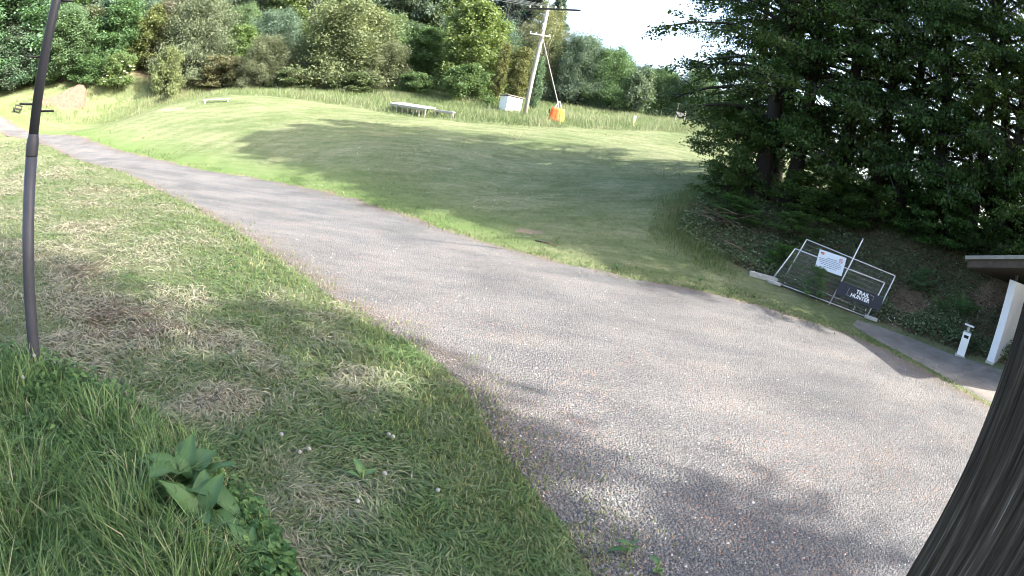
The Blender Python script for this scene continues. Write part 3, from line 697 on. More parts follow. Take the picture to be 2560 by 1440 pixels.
# ------------------------------------------------------------------ trees
def gen_tree(seed, H, lo, Rad, prof, nb, nsub, nclu, nleaf, leaf, ratio, up0, up1, droop, trunk_r, spread, flat, tilt, hang=0.0, stems=1, lp=1.0):
    g = np.random.default_rng(seed)
    V, Fq = [], []
    cnt = 0
    def tube(P, rad, n):
        nonlocal cnt
        P = np.asarray(P); k = len(P)
        d = np.gradient(P, axis=0); d /= np.linalg.norm(d, axis=1)[:, None] + 1e-9
        ref = np.array([1.0, 0, 0]) if abs(d[0, 0]) < .9 else np.array([0, 1.0, 0])
        u = np.cross(d, ref); u /= np.linalg.norm(u, axis=1)[:, None] + 1e-9
        w = np.cross(d, u)
        a = np.arange(n) * 2 * np.pi / n
        ring = P[:, None, :] + (u[:, None, :] * np.cos(a)[None, :, None] + w[:, None, :] * np.sin(a)[None, :, None]) * np.asarray(rad)[:, None, None]
        V.append(ring.reshape(-1, 3))
        id_ = cnt + np.arange(k * n).reshape(k, n)
        Fq.append(np.stack([id_[:-1], np.roll(id_[:-1], -1, 1), np.roll(id_[1:], -1, 1), id_[1:]], -1).reshape(-1, 4))
        cnt += k * n
    zt = np.linspace(0, 1, 12)
    stem_off = []
    for s_ in range(stems):
        ox, oy = (0, 0) if s_ == 0 else g.normal(0, Rad * .10, 2)
        lx, ly = g.normal(0, .03, 2) * H if stems == 1 else g.normal(0, .10, 2) * H
        P = np.stack([ox + lx * zt ** 1.5 + np.cumsum(g.normal(0, .004 * H, 12)) * zt, oy + ly * zt ** 1.5 + np.cumsum(g.normal(0, .004 * H, 12)) * zt, zt * H * .96], 1)
        P[0, 2] = -.4
        tr = trunk_r * (1 - .92 * zt) * (1 + .5 * np.exp(-zt * 30)) * (1 if s_ == 0 else .7)
        tube(P, tr, 9); stem_off.append(P)
    cl_c, cl_o = [], []
    for i in range(nb):
        P0 = stem_off[i % stems]
        s = ((i + .5) / nb) ** lp; t = lo + (1 - lo) * s * .97
        az = i * 2.39996 + g.normal(0, .35)
        Lb = Rad * prof(s) * g.uniform(.72, 1.12)
        e = up0 + (up1 - up0) * s + g.normal(0, .12)
        base = np.array([np.interp(t, zt, P0[:, 0]), np.interp(t, zt, P0[:, 1]), t * H * .96])
        q = np.linspace(0, 1, 6); hd = np.array([math.cos(az), math.sin(az)])
        side = np.array([-hd[1], hd[0]]); wob = np.cumsum(g.normal(0, .05, 6)) * q * Lb
        B = np.zeros((6, 3)); B[:, :2] = base[:2] + hd * (q * Lb * math.cos(e))[:, None] + side * wob[:, None]
        B[:, 2] = base[2] + Lb * math.sin(e) * q - droop * Lb * q * q
        B[:, 2] = np.maximum(B[:, 2], .05 * H * lo + .15)
        br = max(.008, trunk_r * .34 * (1 - s * .6) * min(1, Lb / Rad + .2))
        tube(B, br * (1 - .85 * q), 5)
        for j in range(nsub):
            sj = g.uniform(.18, 1.0) ** .8
            p = np.array([np.interp(sj, q, B[:, m_]) for m_ in range(3)])
            a2 = az + g.choice([-1, 1]) * g.uniform(.35, 1.35)
            Ls = Lb * g.uniform(.18, .48) * (1.15 - .55 * sj)
            ez = g.normal(.12, .28) - hang * .5
            end = p + np.array([math.cos(a2) * math.cos(ez), math.sin(a2) * math.cos(ez), math.sin(ez)]) * Ls
            end[2] -= hang * Ls * .6
            end[2] = max(end[2], .12)
            if j % 2 == 0 or Ls > .3 * Rad:
                tube(np.stack([p, (p + end) / 2 + [0, 0, .06 * Ls], end]), [br * .35, br * .2, br * .06], 3)
            for m_ in range(nclu):
                f = (m_ + g.uniform(.2, 1.0)) / nclu
                cl_c.append(p + (end - p) * f); cl_o.append((math.cos(a2), math.sin(a2), 0))
    cl_c = np.array(cl_c); cl_o = np.array(cl_o); nc = len(cl_c)
    tone = g.normal(0, .13, nc)
    c = np.repeat(cl_c, nleaf, 0); o = np.repeat(cl_o, nleaf, 0); N = len(c)
    off = g.normal(0, 1, (N, 3)) * np.array([spread, spread, spread * flat]); off[:, 2] -= hang * np.abs(g.normal(0, spread, N)) * 2.2
    c = c + off; c[:, 2] = np.maximum(c[:, 2], .06)
    a = g.uniform(0, 2 * np.pi, N)
    d = np.stack([np.cos(a), np.sin(a), np.zeros(N)], 1) + o * .8
    d[:, 2] += g.normal(-.25, tilt * .7, N) - hang * 1.5
    d = unit(d)
    up = unit(np.stack([g.normal(0, tilt, N), g.normal(0, tilt, N), np.ones(N)], 1))
    s = unit(np.cross(up, d))
    ll = leaf * g.uniform(.65, 1.3, N); w2 = ll * ratio / 2
    LV = np.stack([c - d * (ll * .5)[:, None], c + s * w2[:, None] + d * (ll * .08)[:, None], c + d * (ll * .5)[:, None], c - s * w2[:, None] + d * (ll * .08)[:, None]], 1).reshape(-1, 3)
    LF = np.arange(N)[:, None] * 4 + np.array([[0, 1, 2, 3]])
    lv = np.clip(.5 + np.repeat(tone, nleaf) + g.normal(0, .15, N), 0, 1)
    return np.concatenate(V), np.concatenate(Fq), LV, LF, np.repeat(lv, 4)

ell = lambda s: math.sqrt(max(.02, 1 - (2 * s - .85) ** 2 / 1.35)) if s < .95 else .3
domep = lambda s: max(.15, math.sqrt(max(.0, 1 - s ** 2.2)))
tallp = lambda s: .55 + .45 * math.sin(min(1, s * 1.25) * math.pi) if s < .8 else max(.15, (1 - s) * 3.0)
conep = lambda s: max(.06, 1.02 - s)
colp = lambda s: .75 + .3 * math.sin(s * 2.6) if s < .8 else max(.12, (1 - s) * 5)
beechp = lambda s: .78 + .28 * math.sin(min(1, s * 1.1) * math.pi) if s < .75 else max(.15, (1 - s) * 3.6)

PROTO = {}
def proto(key, bark, leafm, names, H, Rad, **kw):
    tv, tf, lv, lf, at_ = gen_tree(H=H, Rad=Rad, **kw)
    PROTO[key] = (raw_mesh('trunk', tv, tf, bark, smooth=True), raw_mesh('crown', lv, lf, leafm, {'v': at_}), H, Rad, names)
B_, S_ = M['bark'], M['leaf']
for k_, sd in (('round', 1), ('round2', 2)):
    proto(k_, B_, S_, 'leafy_tree', 8.0, 3.4, seed=sd, lo=.03, prof=ell, nb=60, nsub=9, nclu=4, nleaf=13, leaf=.24, ratio=.66, up0=.25, up1=1.1, droop=.15, trunk_r=.14, spread=.30, flat=.85, tilt=.75)
for k_, sd in (('dome', 3), ('dome2', 4)):
    proto(k_, B_, M['leaf_soft'], 'willow', 6.0, 5.0, seed=sd, lo=.02, prof=domep, nb=84, nsub=10, nclu=4, nleaf=16, leaf=.22, ratio=.36, up0=.15, up1=1.25, droop=.10, trunk_r=.14, spread=.34, flat=.9, tilt=.9)
for k_, sd in (('tall', 5), ('tall2', 6)):
    proto(k_, B_, S_, 'forest_tree', 17.0, 5.6, seed=sd, lo=.10, prof=tallp, nb=84, nsub=10, nclu=4, nleaf=12, leaf=.38, ratio=.66, up0=.1, up1=1.0, droop=.22, trunk_r=.25, spread=.45, flat=.8, tilt=.7)
proto('spruce', B_, M['leaf_soft'], 'spruce', 22.0, 4.5, seed=7, lo=.05, prof=conep, nb=120, nsub=8, nclu=4, nleaf=9, leaf=.46, ratio=.28, up0=-.15, up1=.5, droop=.12, trunk_r=.28, spread=.22, flat=.7, tilt=.5, hang=.5)
proto('column', B_, M['leaf_soft'], 'columnar_conifer', 5.5, 1.0, seed=8, lo=.02, prof=colp, nb=110, nsub=5, nclu=3, nleaf=7, leaf=.13, ratio=.45, up0=.7, up1=1.2, droop=-.1, trunk_r=.08, spread=.09, flat=1.2, tilt=1.2)
proto('birch', M['bark_pale'], M['leaf_soft'], 'birch', 11.0, 3.2, seed=9, lo=.18, prof=tallp, nb=60, nsub=9, nclu=4, nleaf=9, leaf=.14, ratio=.6, up0=.6, up1=1.2, droop=.15, trunk_r=.10, spread=.20, flat=1.0, tilt=.9, hang=.35, stems=4)
for k_, sd in (('bush', 10), ('bush2', 11)):
    proto(k_, B_, S_, 'bush', 3.0, 2.2, seed=sd, lo=.03, prof=domep, nb=44, nsub=9, nclu=4, nleaf=12, leaf=.17, ratio=.64, up0=.15, up1=1.1, droop=.08, trunk_r=.05, spread=.19, flat=.9, tilt=.7, stems=3)
for k_, sd in (('beech', 12), ('beech2', 13), ('beech3', 14)):
    proto(k_, B_, S_, 'beech', 20.0, 5.2, seed=sd, lo=.12, prof=beechp, nb=66, nsub=11, nclu=5, nleaf=13, leaf=.155, ratio=.62, up0=.12, up1=.95, droop=.42, trunk_r=.38, spread=.18, flat=.32, tilt=.45, hang=.30)
proto('young', B_, S_, 'young_beech', 4.5, 2.4, seed=18, lo=.06, prof=beechp, nb=46, nsub=9, nclu=4, nleaf=11, leaf=.13, ratio=.62, up0=.1, up1=.9, droop=.30, trunk_r=.05, spread=.15, flat=.35, tilt=.45, hang=.25)
proto('high', B_, S_, 'tall_tree', 22.0, 6.0, seed=15, lo=.45, prof=ell, nb=80, nsub=11, nclu=4, nleaf=14, leaf=.30, ratio=.7, up0=.1, up1=.9, droop=.12, trunk_r=.3, spread=.40, flat=.5, tilt=.5)
proto('shrub', B_, S_, 'shrub', 1.8, 1.3, seed=16, lo=.05, prof=domep, nb=30, nsub=8, nclu=4, nleaf=9, leaf=.085, ratio=.62, up0=.2, up1=1.1, droop=.12, trunk_r=.025, spread=.09, flat=.5, tilt=.6, stems=3)
proto('sapling', B_, S_, 'sapling', 2.2, .9, seed=17, lo=.25, prof=ell, nb=16, nsub=5, nclu=3, nleaf=7, leaf=.085, ratio=.62, up0=.2, up1=1.0, droop=.1, trunk_r=.022, spread=.08, flat=.4, tilt=.5)

PAL = {'bg': (.100, .152, .112), 'g': (.100, .162, .080), 'yg': (.145, .205, .088), 'ol': (.135, .162, .100), 'dk': (.055, .080, .072),  # far-tree greens lightened and blued: haze put into the leaf colour
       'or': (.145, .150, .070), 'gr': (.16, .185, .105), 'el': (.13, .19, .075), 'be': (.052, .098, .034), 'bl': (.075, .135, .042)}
trng = np.random.default_rng(77)
def tree(key, x, y, H, Rad, col, label, cat='tree', group=None, rz=None, z=None):
    tm, lm, H0, R0, nm = PROTO[key]
    r = empty(nm, (x, y, (g1(x, y) if z is None else z) - .03), trng.uniform(0, 6.28) if rz is None else rz)
    r.scale = (Rad / R0, Rad / R0, H / H0)
    t = link(bpy.data.objects.new('trunk', tm), r)
    c = link(bpy.data.objects.new('crown', lm), r)
    p = PAL[col]; j = trng.normal(0, .06, 3)
    c.color = (p[0] * (1 + j[0]), p[1] * (1 + j[1]), p[2] * (1 + j[2]), 1)
    tag(r, label, cat, group)
    return r

FRONT = [
('tall', -58.9, 41.5, 16.8, 6.0, 'bg', 'tall dark blue-green tree at the bend of the gravel road') ,
('round', -50.9, 45.1, 7.3, 3.5, 'g', 'mid green leafy tree behind the earth ramp') ,
('round', -51.4, 53.2, 7.0, 3.8, 'bg', 'blue-green tree rising behind the flowering elder bush') ,
('round', -43.8, 53.3, 7.2, 3.3, 'yg', 'yellow-green tree right behind the grassy mound') ,
('dome', -37.6, 54.2, 8.0, 4.8, 'ol', 'broad olive green willow between the grassy mound and the grey willow bush') ,
('round', -33.5, 56.9, 5.6, 2.7, 'yg', 'small yellow-green tree wedged between the olive willow and the widest willow dome') ,
('dome', -27.9, 53.1, 4.4, 3.3, 'ol', 'low grey-green willow bush leaning out at the edge of the sandy bare patch') ,
('dome', -20.9, 56.2, 7.6, 6.8, 'ol', 'widest grey-green willow, a low dome behind the long plank platform') ,
('dome', -15.5, 54.8, 4.0, 2.8, 'ol', 'grey-green willow shrub on the flank of the widest willow dome') ,
('round', -13.0, 58.6, 6.2, 2.7, 'g', 'green tree between the widest willow and the rounded bright maple') ,
('round', -7.7, 55.5, 8.8, 3.6, 'yg', 'large rounded bright green maple beside the white hut') ,
('bush', -7.2, 50.5, 2.9, 2.1, 'g', 'dark green bush at the foot of the bright maple') ,
('bush', -12.0, 52.7, 1.8, 1.9, 'g', 'low bush in the gap left of the bright maple') ,
('column', -4.8, 52.8, 5.8, 0.8, 'or', 'slim conifer with orange-brown tips next to the bright maple') ,
('column', -3.0, 53.9, 5.5, 1.3, 'or', 'thicker orange-tipped conifer behind the white hut') ,
('column', -1.2, 51.0, 4.9, 0.8, 'g', 'narrow dark columnar conifer directly behind the utility pole') ,
('birch', -1.3, 62.0, 10.8, 3.1, 'gr', 'tall pale feathery birch behind the utility pole') ,
('dome', 2.8, 61.9, 6.6, 3.3, 'bg', 'dark green tree right of the guy wire with the lowest branches in the meadow') ,
('dome', 5.9, 61.7, 5.8, 3.3, 'g', 'mid green tree in the hedge between the guy wire and the raised hide') ,
('bush', 8.8, 60.4, 4.4, 2.1, 'bg', 'low dark tree of the hedge just before the raised hide') ,
('dome', 12.6, 64.8, 4.6, 3.3, 'g', 'leafy tree behind the raised hide') ,
('dome', 15.8, 62.0, 5.5, 3.3, 'bg', 'dark tree of the hedge on the other side of the raised hide') ,
('bush', -43.4, 47.4, 3.1, 2.2, 'el', 'flowering elder bush with creamy blossom heads beside the grassy mound') ,
('bush', -37.1, 48.4, 4.2, 1.7, 'yg', 'small bright bush on the shoulder of the grassy mound') ,
('bush', -23.7, 51.9, 1.9, 2.4, 'ol', 'low grey willow scrub at the meadow edge') ,
('bush', -32.7, 52.7, 2.9, 2.6, 'ol', 'olive scrub below the broad willow') ,
('bush', -47.3, 46.0, 2.6, 2.5, 'g', 'dark green scrub behind the earth ramp') ,
('bush', -54.7, 43.7, 4.1, 2.9, 'bg', 'dark scrub under the tall blue-green tree by the road bend') ,
('bush', -17.2, 52.2, 1.6, 2.3, 'ol', 'grey scrub in front of the widest willow') ,
]
alt = {}
for (key, x, y, H, Rad, col, label) in FRONT:
    alt[key] = alt.get(key, 0) + 1
    k_ = key + '2' if (key + '2') in PROTO and alt[key] % 2 == 0 else key
    t_ = tree(k_, x, y, H * 1.03, Rad * 1.08, col, label, 'bush' if key == 'bush' else 'tree')
    if col == 'el':
        # flat creamy blossom heads on the elder, each a disc of tiny florets
        fr = np.random.default_rng(3)
        for i in range(48):
            a = fr.uniform(0, 6.28); s = fr.uniform(.15, .98); rr_ = Rad * math.sqrt(1 - s * s * .8) * fr.uniform(.85, 1.05)
            b = MB()
            for q in range(9):
                aa = q * .7; r2 = .05 * math.sqrt(q)
                b.box((r2 * math.cos(aa), r2 * math.sin(aa), fr.uniform(-.02, .02)), (.07, .07, .03))
            o = b.build('blossom', M['blossom'], t_)
            sx = t_.scale[0]; sz = t_.scale[2]
            o.location = (rr_ * math.cos(a) / sx, rr_ * math.sin(a) / sx, H * s / sz); o.scale = (1.05 / sx, 1.05 / sx, 1.3 / sz); o.rotation_euler = (fr.normal(0, .3), fr.normal(0, .3), fr.uniform(0, 3))
BACK = [
('tall', -71.6, 43.9, 17.5, 6.4, 'bg') ,
('tall', -70.1, 56.5, 14.5, 6.2, 'g') ,
('tall', -68.4, 65.9, 17.2, 7.2, 'bg') ,
('tall', -57.8, 66.3, 16.5, 6.1, 'g') ,
('spruce', -57.3, 77.1, 18.3, 6.0, 'dk') ,
('tall', -48.5, 75.8, 17.0, 5.6, 'bg') ,
('tall', -41.7, 75.2, 17.9, 5.9, 'bg') ,
('tall', -34.8, 72.0, 16.1, 4.4, 'yg') ,
('tall', -33.4, 81.4, 17.9, 5.5, 'g') ,
('tall', -26.0, 79.9, 17.7, 5.8, 'bg') ,
('tall', -19.6, 75.5, 17.1, 4.8, 'bg') ,
('tall', -15.4, 78.5, 17.3, 5.0, 'g') ,
('spruce', -12.0, 85.2, 20.1, 3.6, 'dk') ,
('spruce', -7.7, 79.6, 19.9, 3.3, 'dk') ,
('spruce', -4.4, 83.9, 19.9, 3.5, 'dk') ,
('spruce', -0.8, 90.0, 17.4, 3.4, 'bg') ,
('spruce', -91.0, 61.7, 16.1, 8.3, 'dk') ,
('spruce', -85.8, 76.5, 21.8, 8.7, 'dk') ,
('spruce', -74.5, 91.5, 22.7, 9.0, 'dk') ,
('spruce', -61.9, 102.8, 26.2, 9.1, 'dk') ,
('spruce', -48.0, 107.8, 25.9, 9.0, 'dk') ,
('spruce', -33.6, 110.0, 27.9, 8.7, 'dk') ,
('spruce', -20.3, 110.2, 28.1, 7.7, 'dk') ,
('spruce', -9.9, 111.6, 26.8, 7.0, 'dk') ,
('round', 6.0, 79.8, 5.3, 2.8, 'bg') ,
('round', 10.5, 79.3, 4.0, 2.8, 'g') ,
('round', 17.8, 82.1, 3.9, 2.9, 'bg') ,
]
LB = {'tall': ('tall broadleaf tree of the wood rising behind the willows and bushes', 'wood behind the willows'),
      'spruce': ('dark spruce standing at the back of the wood', 'spruces at the back of the wood'),
      'round': ('tree in the second row of the hedge beyond the guy wire', 'second hedge row')}
for i, (key, x, y, H, Rad, col) in enumerate(BACK):
    k_ = key + '2' if (key + '2') in PROTO and i % 2 else key
    tree(k_, x, y, H * 1.05, Rad * 1.1, col, LB[key][0] + {'yg': ', pale yellow-green', 'bg': ', blue-green', 'g': ', mid green', 'dk': ''}[col], 'tree', LB[key][1] if col != 'yg' else None)

# scrub filling the lower wood behind the willows
srng = np.random.default_rng(123)
for i in range(34):
    az_ = R(-60 + 60 * (i + .5) / 34); d_ = (69, 74, 80)[i % 3] + srng.uniform(-1.5, 1.5)
    key = ('dome', 'round2', 'dome2', 'round')[i % 4]
    tree(key, d_ * math.sin(az_), d_ * math.cos(az_), srng.uniform(5.5, 8.0), srng.uniform(3.4, 4.4), ('bg', 'g', 'ol', 'bg', 'g')[i % 5], {'bg': 'blue-green', 'g': 'mid green', 'ol': 'olive grey'}[('bg', 'g', 'ol', 'bg', 'g')[i % 5]] + ' bushy tree half hidden behind the willow row', 'tree', 'bushy trees behind the willow row')
for i in range(9):
    az_ = R(1 + 19 * (i + .5) / 9); d_ = (66, 69)[i % 2]
    tree(('dome', 'dome2')[i % 2], d_ * math.sin(az_), d_ * math.cos(az_), (5.6 - .22 * i) * srng.uniform(.9, 1.1), 3.2, ('bg', 'g', 'bg')[i % 3], ('dark ' if i % 3 != 1 else 'fresh green ') + 'bushy hedge tree behind the front hedge trees beyond the guy wire', 'tree', 'hedge beyond the guy wire')
# the dark beeches on the bank
ROW = [('beech', 9.2, 23.0, 20, 5.6, 'leaning outermost beech of the bank, branches sweeping down to the lawn'),
       ('beech2', 10.4, 22.3, 21, 4.8, 'slender beech second from the lawn end of the bank row'),
       ('beech3', 12.25, 21.5, 21, 4.6, 'beech standing on the bank behind the fence sign'),
       ('beech', 13.7, 20.9, 21, 4.4, 'thick-trunked beech on the bank behind the fence pole'),
       ('beech2', 14.4, 20.0, 20, 4.0, 'beech close beside the thick-trunked one on the bank'),
       ('beech3', 15.3, 18.7, 20, 4.4, 'beech on the bank above the bare brown slope'),
       ('beech', 16.4, 17.2, 18, 4.0, 'beech on the bank above the ferns'),
       ('beech2', 17.0, 16.0, 18, 4.2, 'beech on the bank above the shed roof'),
       ('beech3', 18.4, 13.0, 13, 4.0, 'sunlit beech behind the shed with pale green hanging sprays')]
for q, (k_, x, y, H, Rad, lab) in enumerate(ROW):
    tree(k_, x, y, H, Rad, 'bl' if 'sunlit' in lab else 'be', lab, 'tree', 'beeches on the bank', rz=q * 1.9)  # lighter leaf colour puts sunlight into the beech labelled sunlit
for q, (k_, x, y, H, Rad) in enumerate([('beech3', 11.0, 26.0, 21, 4.6), ('beech2', 19.6, 18.6, 20, 4.8), ('beech3', 21.2, 14.6, 19, 4.6), ('beech', 10.6, 29.0, 19, 3.8)]):
    tree(k_, x, y, H, Rad, 'be', 'beech of the second row, set back behind the front trunks of the bank', 'tree', 'second row of beeches', rz=q * 2.3 + .8)
# trees beside the house behind the viewpoint; they shade the foreground
for q, (x, y, H, Rad) in enumerate([(11.9, -3.9, 22, 5.7), (15.0, -9.0, 24, 6.5), (20.6, -5.4, 27, 6.0), (7, -13, 22, 6.5), (24.5, -10.5, 28, 6.3)]):
    tree('high', x, y, H, Rad, 'g', 'high-crowned tree beside the yard whose shade falls over the cut grass', 'tree', 'high-crowned yard trees', rz=q * 1.4)
# understory on the bank
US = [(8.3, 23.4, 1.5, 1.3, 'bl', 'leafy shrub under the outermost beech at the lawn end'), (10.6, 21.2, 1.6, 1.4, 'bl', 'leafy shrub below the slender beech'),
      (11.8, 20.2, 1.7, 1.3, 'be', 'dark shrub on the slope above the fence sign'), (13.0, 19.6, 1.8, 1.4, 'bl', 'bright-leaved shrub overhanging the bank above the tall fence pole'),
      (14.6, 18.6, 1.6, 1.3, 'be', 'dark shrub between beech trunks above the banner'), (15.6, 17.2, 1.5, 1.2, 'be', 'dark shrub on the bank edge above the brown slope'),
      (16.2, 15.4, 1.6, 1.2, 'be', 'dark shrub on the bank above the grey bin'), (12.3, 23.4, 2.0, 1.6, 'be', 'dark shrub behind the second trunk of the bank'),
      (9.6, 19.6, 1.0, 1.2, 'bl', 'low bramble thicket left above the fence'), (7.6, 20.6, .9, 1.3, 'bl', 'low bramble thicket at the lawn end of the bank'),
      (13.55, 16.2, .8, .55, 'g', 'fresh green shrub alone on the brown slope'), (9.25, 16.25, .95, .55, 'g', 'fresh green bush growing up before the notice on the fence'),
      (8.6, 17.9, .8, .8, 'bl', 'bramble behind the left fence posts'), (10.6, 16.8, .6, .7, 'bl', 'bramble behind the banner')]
for (x, y, H, Rad, col, lab) in US:
    tree('shrub', x, y, H, Rad, col, lab, 'shrub')
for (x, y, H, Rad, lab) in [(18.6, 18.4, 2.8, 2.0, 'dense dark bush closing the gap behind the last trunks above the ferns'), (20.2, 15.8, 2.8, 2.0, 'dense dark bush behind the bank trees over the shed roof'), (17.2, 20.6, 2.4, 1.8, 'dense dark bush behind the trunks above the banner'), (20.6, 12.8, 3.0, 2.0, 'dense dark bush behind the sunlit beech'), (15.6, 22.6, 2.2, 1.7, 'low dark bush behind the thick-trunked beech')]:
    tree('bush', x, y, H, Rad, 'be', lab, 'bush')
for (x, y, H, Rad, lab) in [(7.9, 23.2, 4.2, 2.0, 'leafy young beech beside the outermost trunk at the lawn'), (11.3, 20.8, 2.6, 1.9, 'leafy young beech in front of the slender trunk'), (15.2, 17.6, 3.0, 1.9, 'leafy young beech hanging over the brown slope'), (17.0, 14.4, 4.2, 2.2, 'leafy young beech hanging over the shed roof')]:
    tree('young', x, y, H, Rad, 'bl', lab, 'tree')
tree('sapling', 7.5, 22.3, 2.3, 1.0, 'bl', 'thin sapling at the lawn edge before the outermost beech', 'sapling')

# ferns: each frond a part
def fern(x, y, s, label, seed):
    g = np.random.default_rng(seed); r = empty('fern', (x, y, g1(x, y)), 0)
    V, F = [], []
    for i in range(15):
        f = (i + .5) / 15; px = f; pz = .95 * f - .75 * f * f
        for sd in (-1, 1):
            w = .26 * math.sin(min(1, f * 1.15 + .08) * math.pi) + .015
            b = len(V)
            V += [(px - .028, 0, pz), (px + .028, 0, pz - .0), (px + .05 + w * .25, sd * w, pz - .05)]
            F.append((b, b + 1, b + 2))
    me = raw_mesh('frond', np.array(V), np.array(F), M['weed'], {'v': np.full(len(V), .6)})
    for i in range(11):
        o = link(bpy.data.objects.new('frond', me), r)
        o.rotation_euler = (g.normal(0, .2), g.uniform(-.75, -.15), i * 2 * math.pi / 11 + g.normal(0, .2)); k = s * g.uniform(.75, 1.15); o.scale = (k, k, k)
    tag(r, label, 'fern')
fern(14.35, 14.35, .95, 'large fern with arching fronds beside the white shed wall', 1)
fern(13.85, 14.9, .7, 'smaller fern left of the large one on the slope', 2)
fern(13.15, 13.75, .5, 'small fern low on the slope above the bin', 3)

# ------------------------------------------------------------------ lamp post with climbing pegs
lx, ly = -4.96, 4.06; lz = g1(lx, ly)
lamp = empty('metal_pole', (lx, ly, lz))
tag(lamp, 'dark grey stepped metal pole with climbing pegs in the tall grass', 'pole')
MB().lathe([(.078, -.3), (.077, .0), (.074, 1.2), (.073, 2.38)], 28).build('lower_shaft', M['pole_metal'], lamp, smooth=True)
MB().lathe([(.0745, 2.375), (.0765, 2.39), (.0765, 2.50), (.074, 2.53), (.0635, 2.585), (.0625, 2.60)], 28).build('collar', M['pole_metal'], lamp, smooth=True)
MB().lathe([(.0605, 2.595), (.058, 4.0), (.055, 6.3)], 28).build('upper_shaft', M['pole_metal'], lamp, smooth=True)
_pd = Vector((.60, .80, 0))
for zz, sg in ((2.83, 1), (2.90, -1), (3.38, -1), (3.97, 1), (4.5, -1), (5.0, 1)):
    a = _pd * (.045 * sg); b = _pd * (.215 * sg)
    MB().tube([(a.x, a.y, zz), (b.x * .97, b.y * .97, zz + .006), (b.x, b.y, zz + .008)], [.0115, .0115, .008], 8).build('climbing_peg', M['peg_metal'], lamp, smooth=True)

# ------------------------------------------------------------------ weathered timber post right beside the camera
pd = .80
pc = Vector((math.sin(R(50.9)) * pd, math.cos(R(50.9)) * pd, 0))       # its left arris
ax = Vector((math.sin(R(50.9 + 97)), math.cos(R(50.9 + 97)), 0)); ay = Vector((-ax.y, ax.x, 0))
W_, C_ = .24, .024
poly = [(0, C_), (C_, 0), (W_ - C_, 0), (W_, C_), (W_, W_ - C_), (W_ - C_, W_), (C_, W_), (0, W_ - C_)]
post = MB(); nseg = 26; prng = np.random.default_rng(4)
vs, fs = [], []
for i in range(nseg + 1):
    z = -.1 + 3.9 * i / nseg
    for (u, w) in poly:
        j = prng.normal(0, .0012, 2); p = ax * (u + j[0]) + ay * (w + j[1]); vs.append((p.x, p.y, z))
for i in range(nseg):
    for k in range(8): fs.append((i * 8 + k, i * 8 + (k + 1) % 8, (i + 1) * 8 + (k + 1) % 8, (i + 1) * 8 + k))
fs += [tuple(range(7, -1, -1)), tuple(nseg * 8 + k for k in range(8))]
wp = post.add(vs, fs).build('timber_post', M['post_wood'])
wp.location = pc
tag(wp, 'dark weathered square timber post with chamfered edge rising from the yard edge', 'post')

# ------------------------------------------------------------------ utility pole, cross-arms, guy wire, wires
ux, uy = -1.62, 45.6; uz = g1(ux, uy)
up_ = empty('utility_pole', (ux, uy, uz)); H_ = 14.42 - uz
tag(up_, 'grey wooden utility pole with two cross-arms and a guy wire', 'utility pole')
MB().tube([(0, 0, -.5), (.05, 0, 3), (.14, 0, 6), (.20, 0, H_ + .1)], [.175, .16, .145, .125], 14).build('pole', M['pole_wood'], up_, smooth=True)
def loc(p): return Vector(p) - Vector((ux, uy, uz))
aL, aR = loc((-3.3, 46.5, 14.40)), loc((1.05, 43.75, 14.40))
MB().bar(aL, aR, .11, .13).build('cross_arm', M['dark_wood'], up_, bevel=.01)
for f in (.1, .3, .42, .56, .68, .9):
    p = aL.lerp(aR, f); MB().lathe([(.02, 0), (.05, .05), (.06, .09), (.035, .12), (.055, .16), (.03, .21)], 10, (p.x, p.y, p.z + .06)).build('insulator', M['insulator'], up_, smooth=True)
bL, bR = loc((-2.42, 45.45, 12.15)), loc((-.82, 45.3, 12.15))
MB().bar(bL, bR, .08, .10).build('cross_arm', M['pale_wood'], up_, bevel=.008)
for f in (.02, .3, .95):
    p = bL.lerp(bR, f); MB().lathe([(.02, 0), (.045, .04), (.05, .08), (.03, .14)], 10, (p.x, p.y, p.z + .05)).build('insulator', M['insulator'], up_, smooth=True)
MB().tube([loc((-1.48, 45.42, 12.9)), loc((-1.55, 45.42, 13.15))], .09, 8).build('clamp', M['galv'], up_)
MB().box((.13, -.17, 7.35), (.2, .12, .5)).build('cable_box', M['wire'], up_, bevel=.01)
gbot = loc((.76, 43.75, 6.75)); gtop = loc((-1.42, 45.44, 12.05))
MB().tube([gtop, gtop.lerp(gbot, .5) + Vector((0, 0, -.03)), gbot], .030, 6).build('guy_wire', M['pole_wood'], up_)
MB().tube([gbot, gbot + Vector((.02, -.02, -.30))], .055, 8).build('turnbuckle', M['galv'], up_)
for q, (f, e) in enumerate([(.1, (-61, 55, 21.0)), (.3, (-60, 56, 21.4)), (.42, (-59, 57, 21.8)), (.56, (-58, 58, 22.2))]):
    a = aL.lerp(aR, f) + Vector((ux, uy, uz)) + Vector((0, 0, .22)); e = Vector(e)
    pts = [a.lerp(e, t) - Vector((0, 0, 1.0 * 4 * t * (1 - t))) for t in np.linspace(0, 1, 14)]
    tag(MB().tube(pts, .016, 5).build('power_line', M['wire']), 'thin power line running from the top cross-arm over the wood', 'power line', 'power lines from the utility pole')

